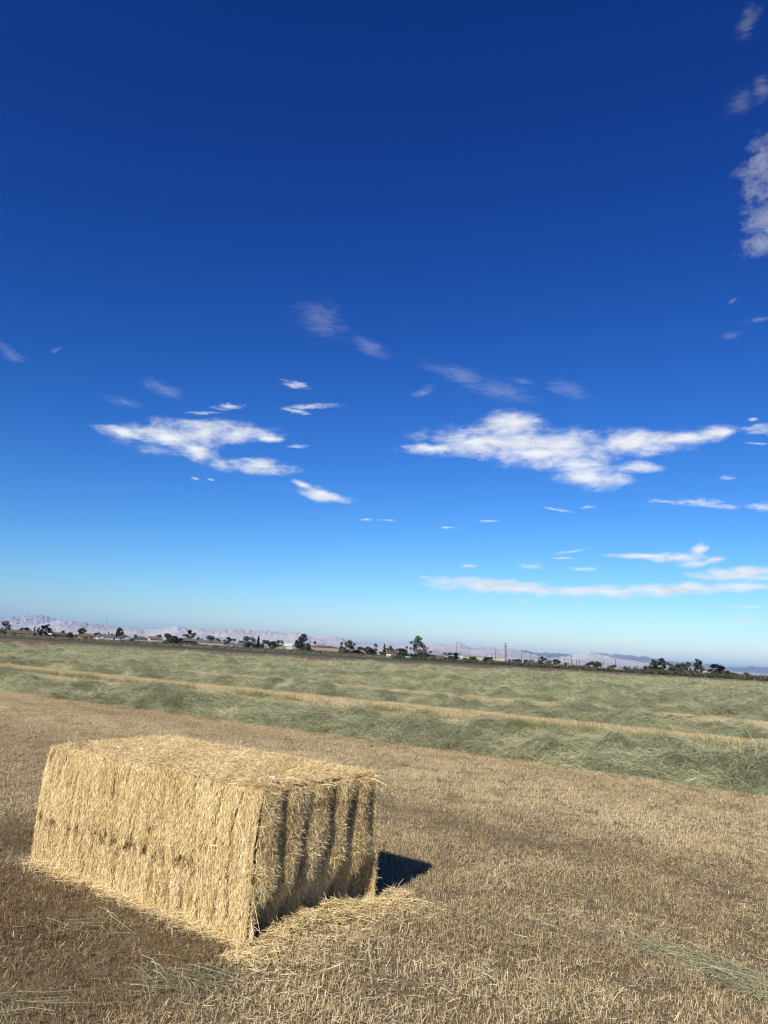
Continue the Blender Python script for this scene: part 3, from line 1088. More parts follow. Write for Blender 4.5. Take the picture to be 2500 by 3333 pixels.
def build_hay_between():
    """thin hay left lying: the trail on the near stubble, small wisps, and the scatter between far windrows"""
    wisps = [hay_tuft('hay_wisp_%d' % i, 13, 260 + i, 0.07, 0.15, 0.4, 0.003, 0.35, 0.45, 3) for i in range(6)]
    n = 210
    t = rng.uniform(-2.3, 2.8, n)
    nn = 5.42 - 0.16 * (t + 2.3) + rng.normal(0, 0.10, n) + 0.25 * (fbm(t * 1.3, t * 0 + 4, 2) - 0.5)
    dens = fbm(t * 1.6 + 3, nn * 2, 2)
    keep = dens > 0.40
    t, nn = t[keep], nn[keep]
    p = t[:, None] * ROW_T + nn[:, None] * ROW_N
    spots = [(-0.99, 4.32, 7, 0.10), (-0.80, 4.22, 4, .08), (-1.75, 5.05, 4, 0.15), (1.0, 5.35, 3, .1), (-1.6, 3.9, 3, .15), (0.2, 4.6, 3, .15), (0.9, 4.4, 4, .15), (1.9, 6.1, 4, .2)]
    for x, y, c, sd in spots:
        p = np.concatenate([p, rng.normal(0, sd, (c, 2)) + np.array([x, y])])
    m = len(p)
    rot = np.zeros((m, 3))
    rot[:, 2] = -0.55 + rng.normal(0, 0.4, m)
    o = scatter('hay_wisps', np.concatenate([p, rng.uniform(0.03, 0.055, (m, 1))], 1), rot, np.repeat(rng.uniform(0.7, 1.2, m)[:, None], 3, 1),
                rng.integers(0, 6, m), rng.uniform(0.0, 0.6, m), wisps)
    tag(o, 'thin trail of greenish hay wisps lying on the tan stubble', 'hay', kind='stuff')
    # thin hay between the rows farther out
    cnt = 9000
    nn = rng.uniform(27.5, 175, cnt) ** 1.0
    t = rng.uniform(-2.6, 0.4, cnt) * nn
    p = t[:, None] * ROW_T + nn[:, None] * ROW_N
    ok = (np.abs(p[:, 0]) < 0.64 * p[:, 1] + 4) & (p[:, 1] < field_end(p[:, 0]) - 2.5)
    ok &= (rng.random(cnt) < sstep(nn, 30, 90) * 0.9)
    p = p[ok]
    m = len(p)
    rot = np.zeros((m, 3))
    rot[:, 2] = rng.uniform(-3.1, 3.1, m)
    sc = rng.uniform(0.6, 1.3, m)
    o = scatter('strewn_hay', np.concatenate([p, np.full((m, 1), 0.05)], 1), rot, np.stack([sc, sc, sc * 0.8], -1), rng.integers(0, 5, m),
                rng.uniform(0.1, 0.9, m), TUFT_FAR)
    tag(o, 'thin strewn hay on the ground between the distant windrows', 'hay', kind='stuff')


build_hay_between()


def build_green_strip():
    def clump(seed):
        r = np.random.default_rng(seed)
        n = 60
        base = r.normal(0, 0.12, (n, 3)) * np.array([1.4, 1, 0])
        d = norm(r.normal(0, 0.28, (n, 3)) + np.array([0.1, 0, 1.0]))
        side = norm(np.cross(d, r.normal(0, 1, (n, 3))))
        v, q = ribbons(base, d, side, r.uniform(0.08, 0.26, n), r.uniform(0.004, 0.008, n), r.normal(0, 0.2, (n, 3)), 2, 0.2)
        return fast_mesh('grass_clump_%d' % seed, v, q, GRASS, {'shade': np.repeat(np.clip(r.normal(0.5, 0.25, n), 0, 1), 6)})
    protos = [clump(300 + i) for i in range(6)]
    cnt = 1500
    t = rng.uniform(-44, 3, cnt)
    nn = 20.2 + rng.normal(0, 0.30, cnt) + 0.4 * (fbm(t * 0.2, t * 0, 2) - 0.5)
    keep = rng.random(cnt) < sstep(fbm(t * 0.5 + 2, nn * 0 + 1, 3), 0.32, 0.62) * (0.35 + 0.65 * sstep(t, -26, -16)) + 0.06
    t, nn = t[keep], nn[keep]
    p = t[:, None] * ROW_T + nn[:, None] * ROW_N
    m = len(p)
    rot = np.zeros((m, 3))
    rot[:, 2] = rng.uniform(0, 6.28, m)
    sc = rng.uniform(0.7, 1.25, m)
    o = scatter('grass_strip', np.concatenate([p, np.full((m, 1), 0.004)], 1), rot, np.repeat(sc[:, None], 3, 1), rng.integers(0, 6, m), rng.random(m), protos)
    tag(o, 'thin line of uncut green grass standing behind the first hay windrow', 'grass', kind='stuff')


build_green_strip()

# ------------------------------------------------------------------ mountains
def b_rock(c0, c1):
    def b(n, bs, out):
        tc = n.n('ShaderNodeTexCoord').outputs['Object']
        f = n.noise(n.mapping(tc, scale=(1, 1, 2.5)), 0.0006, 7, 0.6)
        n.put(bs.inputs['Base Color'], n.ramp(f, [(0.25, c0), (0.75, c1)]))
        bs.inputs['Roughness'].default_value = 0.95
    return b


RIDGE_A = [(-400, 2040), (-100, 2045), (60, 2042), (150, 2030), (195, 2020), (240, 2024), (300, 2030), (345, 2037), (400, 2044), (445, 2043), (475, 2050), (520, 2044),
           (578, 2038), (610, 2046), (645, 2045), (700, 2052), (735, 2050), (775, 2049), (830, 2051), (880, 2056), (920, 2062), (940, 2063), (965, 2060),
           (990, 2060), (1015, 2071), (1065, 2073), (1110, 2077), (1150, 2090), (1200, 2093), (1250, 2095), (1310, 2099), (1370, 2099), (1430, 2096), (1470, 2098),
           (1495, 2094), (1530, 2106), (1570, 2106), (1610, 2111), (1640, 2114), (1665, 2113), (1690, 2122), (1740, 2133), (1800, 2142), (1858, 2135),
           (1890, 2129), (1922, 2122), (1960, 2133), (2000, 2141), (2030, 2146), (2060, 2150), (2100, 2157), (2180, 2166), (2300, 2181), (2500, 2194), (2900, 2215)]
RIDGE_C = [(-500, 2040), (-100, 2020), (0, 2013), (40, 2010), (85, 2003), (127, 2004), (165, 2012), (200, 2022), (300, 2042), (420, 2070)]
RIDGE_B = [(1380, 2150), (1560, 2135), (1660, 2124),
           (1700, 2118), (1715, 2118), (1740, 2123), (1800, 2128), (1840, 2129), (1858, 2134), (1900, 2132), (1945, 2125), (1970, 2128), (2000, 2130), (2030, 2132), (2057, 2133),
           (2076, 2139), (2101, 2137), (2134, 2146), (2159, 2152), (2190, 2155), (2217, 2157), (2262, 2153), (2290, 2163), (2326, 2161), (2359, 2171),
           (2398, 2175), (2409, 2173), (2450, 2170), (2473, 2172), (2500, 2172), (2700, 2180), (3000, 2200)]


def mountain(ridge, dist, depth, mat, seed, ncol=1000, nrow=80):
    xs = np.linspace(ridge[0][0], ridge[-1][0], ncol)
    ys = np.interp(xs, [r[0] for r in ridge], [r[1] for r in ridge])
    az, H = np.zeros(ncol), np.zeros(ncol)
    for i in range(ncol):
        d = ray(xs[i], ys[i])
        az[i] = math.atan2(d.x, d.y)
        H[i] = CAM_H + dist * d.z / math.hypot(d.x, d.y)
    H = np.maximum(H, 20)
    s = np.linspace(0, 1.35, nrow)
    D = dist - depth + depth * s
    A, S = np.meshgrid(az, s, indexing='ij')
    DD = np.broadcast_to(D[None], A.shape)
    env = np.where(S < 1, S ** 1.5, np.clip(1 - (S - 1) * 2.2, 0, 1))
    rn = 1 - np.abs(2 * fbm(A * 75 + seed, S * 7 + seed, 5, 0.6) - 1)          # spurs and gullies
    fine = fbm(A * 260 + seed, S * 26, 3) - 0.5
    z = H[:, None] * (env * (1 - 0.55 * (1 - env) * rn) + (0.16 * fine + 0.20 * (rn - 0.6)) * env)
    z[:, 0] = -5
    z[:, -1] = -5
    v = np.stack([np.sin(A) * DD, np.cos(A) * DD, z], -1).reshape(-1, 3)
    i = np.arange(ncol - 1)[:, None] * nrow + np.arange(nrow - 1)[None]
    q = np.stack([i, i + nrow, i + nrow + 1, i + 1], -1).reshape(-1, 4)
    o = obj('mountain_range', fast_mesh('mountain_range', v, q, mat, smooth=False))
    return tag(o, kind='structure')


mountain(RIDGE_A, 23000, 5000, material('pale_desert_rock', b_rock((0.25, 0.215, 0.20), (0.52, 0.465, 0.435))), 3.0)
mountain(RIDGE_C, 28000, 4000, material('faintly_shaded_rock', b_rock((0.20, 0.185, 0.185), (0.38, 0.34, 0.33))), 5.0, 260)  # the left peak's cloud shadow, put into a greyer rock colour
mountain(RIDGE_B, 31000, 4000, material('cloud_shaded_rock', b_rock((0.12, 0.115, 0.115), (0.25, 0.235, 0.225))), 8.0)  # cloud shadow over this range is put into its darker rock colour


# ------------------------------------------------------------------ far edge of the field: trees
def leaf_mat(name, c0, c1):
    def b(n, bs, out):
        g = n.n('ShaderNodeNewGeometry')
        oi = n.n('ShaderNodeObjectInfo')
        f = n.math('ADD', n.math('MULTIPLY', g.outputs['Random Per Island'], 0.75), n.math('MULTIPLY', oi.outputs['Random'], 0.25))
        n.put(bs.inputs['Base Color'], n.ramp(f, [(0.0, c0), (1.0, c1)]))
        bs.inputs['Roughness'].default_value = 0.6
    return material(name, b)


LEAF = {'dark': leaf_mat('dark_leaves', (0.018, 0.026, 0.012), (0.05, 0.065, 0.03)),
        'olive': leaf_mat('olive_leaves', (0.045, 0.058, 0.025), (0.11, 0.125, 0.06)),
        'grey': leaf_mat('grey_green_leaves', (0.035, 0.045, 0.028), (0.09, 0.10, 0.065)),
        'palm': leaf_mat('palm_fronds', (0.03, 0.04, 0.018), (0.08, 0.09, 0.04)),
        'dry': leaf_mat('dry_fronds', (0.07, 0.05, 0.03), (0.14, 0.10, 0.06))}
BARK = paint('bark', (0.10, 0.075, 0.055), 0.9, 0.1, 0.3, 4)
PALE_BARK = paint('pale_bark', (0.20, 0.17, 0.14), 0.9, 0.1, 0.3, 4)


def leaf_cloud(r, clumps, per, leaf):
    """small leaf faces spread through the clumps: list of (centre, radii)"""
    vs, fs = [], []
    for (c, rad) in clumps:
        n = max(12, int(per * rad[0] * rad[1] * rad[2] * 8) ) if per < 1 else int(per)
        for _ in range(n):
            d = Vector((r.gauss(0, 1), r.gauss(0, 1), r.gauss(0, 1))).normalized() * r.random() ** 0.45
            p = Vector(c) + Vector((d.x * rad[0], d.y * rad[1], d.z * rad[2]))
            a = Vector((r.gauss(0, 1), r.gauss(0, 1), r.gauss(0, 1))).normalized()
            b = a.orthogonal().normalized()
            s = leaf * r.uniform(0.6, 1.4)
            k = len(vs)
            vs += [p + a * s, p + b * s * 0.7, p - a * s, p - b * s * 0.7]
            fs.append((k, k + 1, k + 2, k + 3))
    return vs, fs


def tree_proto(kind, seed):
    """unit tree: height 1, crown about 1 wide for kind 'round'; returns (trunk mesh, crown mesh or None)"""
    r = random.Random(seed)
    tr, cr = MB(), MB()
    bark, leaf = BARK, LEAF['dark']
    if kind == 'round':
        tr.path([Vector((0, 0, 0)), Vector((0.01, 0, 0.2)), Vector((0.0, 0.02, 0.55))], [0.035, 0.028, 0.012])
        cl = []
        for i in range(13):
            a, h = r.uniform(0, 6.28), r.uniform(0.16, 0.86)
            q = 0.32 * math.sqrt(max(0.1, 1 - ((h - 0.5) / 0.5) ** 2)) * r.uniform(0.5, 1.1)
            c = (q * math.cos(a), q * math.sin(a), h)
            cl.append((c, (r.uniform(.15, .23), r.uniform(.15, .23), r.uniform(.11, .17))))
            tr.tube((0, 0.01, 0.3), c, 0.010, 0.003, 4)
        cr.add(*leaf_cloud(r, cl, 95, 0.042))
    elif kind == 'gum':                     # tall eucalyptus: separate upright clumps, gaps between
        bark = PALE_BARK
        leaf = LEAF['grey'] if seed % 2 else LEAF['dark']
        top = Vector((r.uniform(-.03, .03), 0, 0.7))
        tr.path([Vector((0, 0, 0)), Vector((0.015, 0, 0.3)), top], [0.035, 0.026, 0.012])
        cl = []
        for i in range(19):
            a, h = r.uniform(0, 6.28), 0.16 + 0.78 * (i / 18) + r.uniform(-.03, .03)
            q = (0.30 if h < 0.7 else 0.30 - 0.75 * (h - 0.7)) * r.uniform(0.25, 1.05)
            c = (q * math.cos(a), q * math.sin(a), h)
            cl.append((c, (r.uniform(.09, .15), r.uniform(.09, .15), r.uniform(.07, .13))))
            tr.tube((0.01, 0, max(0.12, h - 0.22)), c, 0.010, 0.003, 4)
        cr.add(*leaf_cloud(r, cl, 75, 0.036))
    elif kind == 'column':                  # conifer or cypress
        tr.path([Vector((0, 0, 0)), Vector((0, 0, 0.9))], [0.03, 0.006])
        cl = [((r.uniform(-.06, .06), r.uniform(-.06, .06), 0.14 + 0.8 * i / 12), (0.22 * (1.1 - i / 12), 0.22 * (1.1 - i / 12), 0.09)) for i in range(13)]
        cr.add(*leaf_cloud(r, cl, 80, 0.04))
    elif kind == 'bush':
        leaf = LEAF['olive']
        tr.path([Vector((0, 0, 0)), Vector((0.02, 0, 0.4))], [0.03, 0.01])
        cl = [((r.uniform(-.36, .36), r.uniform(-.3, .3), r.uniform(.15, .72)), (r.uniform(.15, .24),) * 2 + (r.uniform(.12, .2),)) for i in range(12)]
        cr.add(*leaf_cloud(r, cl, 55, 0.04))
    elif kind == 'bare':
        bark = PALE_BARK

        def grow(p, d, l, rad, lev):
            e = p + d * l
            tr.tube(p, e, rad, rad * 0.6, 5)
            if lev == 0:
                return
            for _ in range(3):
                nd = (d + Vector((r.gauss(0, .5), r.gauss(0, .5), r.gauss(.12, .25)))).normalized()
                grow(e, nd, l * r.uniform(.55, .78), rad * 0.58, lev - 1)
        grow(Vector((0, 0, 0)), Vector((0, 0, 1)), 0.30, 0.028, 4)
        cr = None
    elif kind == 'palm':
        leaf = LEAF['palm']
        tr.path([Vector((0, 0, 0)), Vector((0.01, 0, 0.45)), Vector((0.02, 0, 0.86))], [0.022, 0.017, 0.016], 7)
        for i in range(34):                  # fan fronds
            a = r.uniform(0, 6.28)
            el = r.uniform(-0.9, 1.3)
            d = Vector((math.cos(a) * math.cos(el), math.sin(a) * math.cos(el), math.sin(el)))
            b = Vector((0.02, 0, 0.87))
            L = r.uniform(0.11, 0.16)
            s = d.cross(Vector((0, 0, 1))).normalized()
            m1 = b + d * L * 0.55
            for w_ in (-0.042, -0.021, 0.021, 0.042):
                tip = b + d * L * (1 - abs(w_) * 3) + s * w_ * 1.6 + Vector((0, 0, -0.025))
                cr.add([b, m1 + s * (w_ - 0.016), tip, m1 + s * (w_ + 0.016)], [(0, 1, 2, 3)])
    elif kind == 'skirt':                    # short palm wearing its dead fronds
        leaf = LEAF['dark']
        tr.path([Vector((0, 0, 0)), Vector((0, 0, 0.7))], [0.05, 0.045], 7)
        cl = [((0, 0, 0.25 + 0.1 * i), (0.17 + 0.02 * i, 0.17 + 0.02 * i, 0.09)) for i in range(5)] + [((0, 0, 0.84), (0.3, 0.3, 0.13))]
        cr.add(*leaf_cloud(r, cl, 55, 0.05))
    tm = tr.mesh('tree_trunk_%s_%d' % (kind, seed), bark)
    cm = cr.mesh('tree_crown_%s_%d' % (kind, seed), leaf) if cr else None
    return tm, cm


PROTO = {k: [tree_proto(k, s) for s in range(n)] for k, n in (('round', 5), ('gum', 5), ('column', 3), ('bush', 4), ('bare', 3), ('palm', 3), ('skirt', 2))}
TREE_NAMES = {'round': 'broadleaf_tree', 'gum': 'eucalyptus_tree', 'column': 'conifer_tree', 'bush': 'shrub', 'bare': 'bare_tree', 'palm': 'palm_tree', 'skirt': 'palm_tree'}
TREE_CAT = {'bush': 'shrub', 'palm': 'palm', 'skirt': 'palm'}
_tree_i = [0]


def town_dist(x):
    return float(np.interp(x, [0, 1300, 1700, 2100, 2500], [600, 560, 560, 500, 480]))


def px_m(px, dist):
    return px * dist / FPX


def tree(kind, x0, x1, ytop, label, dd=0.0, group=None):
    """tree filling photo columns x0..x1 with its tip at row ytop, standing at the town's distance + dd"""
    xc = (x0 + x1) / 2
    D = town_dist(xc) + dd
    p = at(xc, D)
    H = CAM_H + px_m(horizon_y(xc) - ytop, D)
    Wd = px_m(x1 - x0, D)
    _tree_i[0] += 1
    i = _tree_i[0]
    root = empty(TREE_NAMES[kind], p, (i * 2.399) % 6.283)
    cw = {'round': 0.92, 'gum': 0.70, 'column': 0.48, 'bush': 1.05, 'bare': 0.8, 'palm': 0.27, 'skirt': 0.62}[kind]
    root.scale = (1.22 * Wd / cw, 1.22 * Wd / cw, H / {'palm': 1.0, 'bare': 0.95}.get(kind, 0.98))
    tm, cm = PROTO[kind][i % len(PROTO[kind])]
    obj('trunk', tm, root)
    if cm:
        obj('crown', cm, root)
    return tag(root, label, TREE_CAT.get(kind, 'tree'), group)


GA, GB, GC, GD, GE = ('round trees among the houses beyond the field', 'tall thin palms beyond the field', 'skirted palms along the field edge',
                      'shrubs at the foot of the houses', 'leafless trees beyond the field')
LA = 'dark round-crowned tree standing in the line of houses beyond the hay field'
LB = 'tall thin fan palm rising above the dark trees beyond the field'
LC = 'stubby dark palm with a skirt of dead fronds past the substation'
LD = 'low dark shrub growing at the foot of the far houses'
LE = 'pale leafless tree with fanned branches beyond the hay field'
for a in [
    ('gum', 0, 28, 2028, 'shaggy palm-like tree beside the three tall floodlight poles', 30),
    ('round', 62, 88, 2044, 'round dark tree behind the long terracotta roof, larger of two', 20, GA), ('round', 88, 102, 2051, 'small round dark tree behind the long terracotta roof, smaller of two', 15, GA), ('bush', 38, 50, 2056, LD, -20, GD),
    ('column', 106, 114, 2043, 'slim upright tree, narrower one of two behind a low brown roof', 25), ('column', 115, 131, 2046, 'slim upright tree, wider one of two behind a low brown roof', 25),
    ('gum', 130, 166, 2038, 'tall dark ragged tree in front of the low brown-roofed houses', -15),
    ('round', 199, 209, 2053, 'tiny dark tree crown showing over the brown roof with white end wall', 40, GA), ('round', 217, 242, 2055, 'dark round tree between the white-ended house and the broad terracotta hip roof', -15, GA), ('gum', 252, 276, 2047, 'loose olive tree behind the wide terracotta roof', 20),
    ('bush', 264, 282, 2066, LD, -25, GD), ('bush', 282, 300, 2069, LD, -25, GD), ('round', 307, 330, 2060, 'dark tree between the broad terracotta hip roof and the white-gabled cottage', 30, GA), ('round', 331, 345, 2060, "dark round tree peeping over the white-gabled cottage's grey roof", 35, GA),
    ('column', 347, 355, 2058, 'pointed dark tree between the two white-gabled houses', 35), ('round', 356, 368, 2060, 'dark round tree over the far end of the long grey-roofed wing', 35, GA),
    ('gum', 371, 398, 2048, 'thin see-through tree behind the dark-roofed white house', 15),
    ('round', 434, 446, 2066, 'dark round treetop over the charcoal hip roof, wider of two touching', 40, GA), ('round', 445, 455, 2068, 'dark round treetop over the charcoal hip roof, narrower of two touching', 40, GA), ('round', 505, 524, 2066, 'dark treetop showing over the bright orange-brown roof', 40, GA), ('bush', 420, 436, 2076, LD, -20, GD),
    ('round', 526, 568, 2064, 'big dark round tree, taller one of the pair beside the red house', -5), ('round', 553, 590, 2071, 'wide dark round tree, lower one of the pair beside the red house', -25),
    ('gum', 596, 634, 2053, 'tall spiky dark tree rising behind the red house', 25),
    ('round', 636, 648, 2074, 'small dark treetop over the grey-blue house, wider of two', 40, GA), ('round', 650, 658, 2075, 'small dark treetop over the grey-blue house, narrower of two', 40, GA), ('round', 670, 702, 2070, 'broad dark tree behind the grey and beige houses', 40),
    ('round', 700, 716, 2077, 'dark treetop over the beige stucco house', 40, GA), ('gum', 728, 754, 2075, 'ragged tree just past the beige house', 10), ('palm', 754, 768, 2079, 'short bushy fan palm in front of grey roofs', -5),
    ('round', 775, 792, 2081, 'dark treetop over the small grey house by the black-green tree', 25, GA), ('round', 793, 831, 2072, 'large black-green tree in front of the grey roofs', -15),
    ('column', 832, 847, 2073, 'dark pointed conifer beside a large black-green tree', -5), ('round', 843, 858, 2090, 'low dark tree at the foot of the pointed conifer by the grey roofs', -10, GA), ('round', 852, 878, 2083, 'dark tree behind the small pale-roofed house', 30, GA),
    ('round', 873, 900, 2083, 'dark tree between the pale-roofed house and the tan-gabled house', 0, GA), ('round', 900, 923, 2083, 'dark round treetop above the tan-gabled house', 30, GA),
    ('gum', 964, 1002, 2069, 'tall dark eucalyptus in front of the long apartment block', -15), ('round', 986, 1011, 2087, 'dark round tree leaning against the tall eucalyptus', -25),
    ('palm', 1018, 1028, 2087, LB, 60, GB), ('bare', 1030, 1064, 2084, LE, 40, GE), ('palm', 1104, 1114, 2090, LB, 60, GB),
    ('round', 1102, 1117, 2102, "low dark tree under a thin palm at the apartment block's end", 30, GA), ('bush', 1096, 1120, 2109, 'olive shrub at the end of the long apartment block', -20),
    ('gum', 1119, 1153, 2086, 'branching dark tree just past the end of the apartment block', -20), ('bare', 1150, 1168, 2098, LE, 30, GE),
    ('round', 1158, 1186, 2105, 'dark round tree beside the leafless tree past the apartment block', -10, GA), ('round', 1182, 1206, 2104, 'dark round tree, middle one of three joined crowns beside the pale hut', -5, GA), ('round', 1198, 1228, 2104, 'dark round tree below the pair of tall palms near the pale hut', 0, GA),
    ('palm', 1214, 1224, 2094, LB, 60, GB), ('palm', 1220, 1229, 2097, LB, 60, GB), ('column', 1243, 1258, 2099, 'dark pointed conifer beside the small pale hut', 0),
    ('round', 1258, 1277, 2102, 'dark tree over the reddish-brown house, next to the conifer', 30, GA), ('round', 1275, 1292, 2105, 'dark tree over the reddish-brown house, next to the wide low tree', 30, GA), ('round', 1289, 1331, 2110, 'wide low black-green tree beside the white trailer', -20),
    ('palm', 1318, 1328, 2103, LB, 50, GB), ('palm', 1331, 1341, 2106, LB, 50, GB),
    ('gum', 1340, 1384, 2077, 'tallest eucalyptus with open branching crown, alone above the tree line', -5),
    ('round', 1336, 1362, 2124, 'low dark tree at the foot of the tallest eucalyptus, beside the white van', -25, GA), ('round', 1358, 1380, 2122, 'low dark tree directly under the tallest eucalyptus', -20, GA), ('round', 1376, 1396, 2121, 'low dark tree between the tallest eucalyptus and the squat palm', -10, GA),
    ('palm', 1394, 1409, 2119, 'squat fan palm beside a low brown house', 0), ('bare', 1406, 1430, 2100, LE, 20, GE), ('bush', 1408, 1418, 2133, LD, -25, GD), ('bare', 1424, 1445, 2115, LE, 20, GE),
    ('palm', 1438, 1454, 2124, 'drooping fan palm against a wide dark tree', 0), ('round', 1452, 1490, 2124, 'wide dome-shaped dark tree before the thin tall mast', -20),
    ('bush', 1510, 1528, 2137, LD, 0, GD), ('round', 1533, 1556, 2133, 'dark rounded tree standing alone in front of the long pale warehouse', 0, GA), ('round', 1575, 1603, 2138, 'broad dark tree between the pale warehouse and the cell tower', -10, GA),
    ('round', 1652, 1663, 2143, 'small dark tree just beside the cell tower', 0, GA), ('round', 1665, 1681, 2146, 'narrower of two joined dark trees between cell tower and low brown house', 0, GA), ('round', 1680, 1699, 2145, 'wider of two joined dark trees between cell tower and low brown house', 10, GA), ('round', 1703, 1720, 2143, 'dark upright tree at the corner of the low brown house near the tower', 0, GA),
    ('bush', 1718, 1738, 2143, 'olive round tree crown above the low brown house', 20), ('gum', 1751, 1779, 2139, 'dark ragged tree beside the low brown house', 0),
    ('bush', 1776, 1798, 2144, 'brighter green bushy tree among the dark ones by the substation', -5), ('round', 1800, 1824, 2146, 'dark tree in front of the white substation building', 0, GA), ('round', 1868, 1880, 2163, 'very small dark tree between the substation poles', 0, GA),
    ('round', 1904, 1922, 2158, 'smaller dark tree touching the big dark tree past the substation', 0), ('round', 1920, 1951, 2150, 'big dark tree standing past the substation poles', -5),
    ('skirt', 1998, 2007, 2165, LC, 0, GC), ('skirt', 2031, 2039, 2168, LC, 0, GC), ('skirt', 2045, 2053, 2168, LC, 0, GC), ('skirt', 2061, 2070, 2170, LC, 0, GC),
    ('round', 2088, 2108, 2176, 'dark round tree beside the tiny white hut', 0, GA),
    ('gum', 2115, 2140, 2151, 'tall grey eucalyptus, thinner of two behind a white house', 5), ('gum', 2134, 2168, 2149, 'tall dark eucalyptus, wider of two behind a white house', 0),
    ('round', 2174, 2212, 2155, 'large round dark tree between the white house and brown-roofed house', 0),
    ('gum', 2215, 2234, 2162, 'narrow open tree behind the brown-roofed house', 15), ('gum', 2230, 2252, 2160, 'open spreading tree behind the brown-roofed house', 15),
    ('gum', 2257, 2286, 2152, 'tall see-through grey tree over the white garage', 10), ('round', 2310, 2356, 2164, 'big dark tree in front of the black mound', -15),
]:
    tree(a[0], a[1], a[2], a[3], a[4], a[5] if len(a) > 5 else 0, a[6] if len(a) > 6 else None)


# ------------------------------------------------------------------ houses
GLASS = paint('dark_window_glass', (0.03, 0.035, 0.04), 0.15, 0.5, 0.05)
TRIM = paint('white_trim', (0.62, 0.61, 0.58), 0.6)
DOOR = paint('dark_door', (0.10, 0.075, 0.06), 0.6)
WALLS = {'tan': (0.235, 0.19, 0.145), 'white': (0.40, 0.40, 0.39), 'red': (0.075, 0.022, 0.02), 'greyblue': (0.24, 0.27, 0.31), 'beige': (0.34, 0.265, 0.20),
         'cream': (0.33, 0.29, 0.23), 'brown': (0.22, 0.15, 0.11), 'grey': (0.32, 0.31, 0.30)}
ROOFS = {'terracotta': (0.10, 0.072, 0.06), 'grey': (0.105, 0.105, 0.105), 'dark': (0.065, 0.065, 0.065), 'orange': (0.135, 0.088, 0.07), 'white': (0.45, 0.46, 0.47),
         'brown': (0.115, 0.085, 0.068), 'pale': (0.24, 0.225, 0.205)}


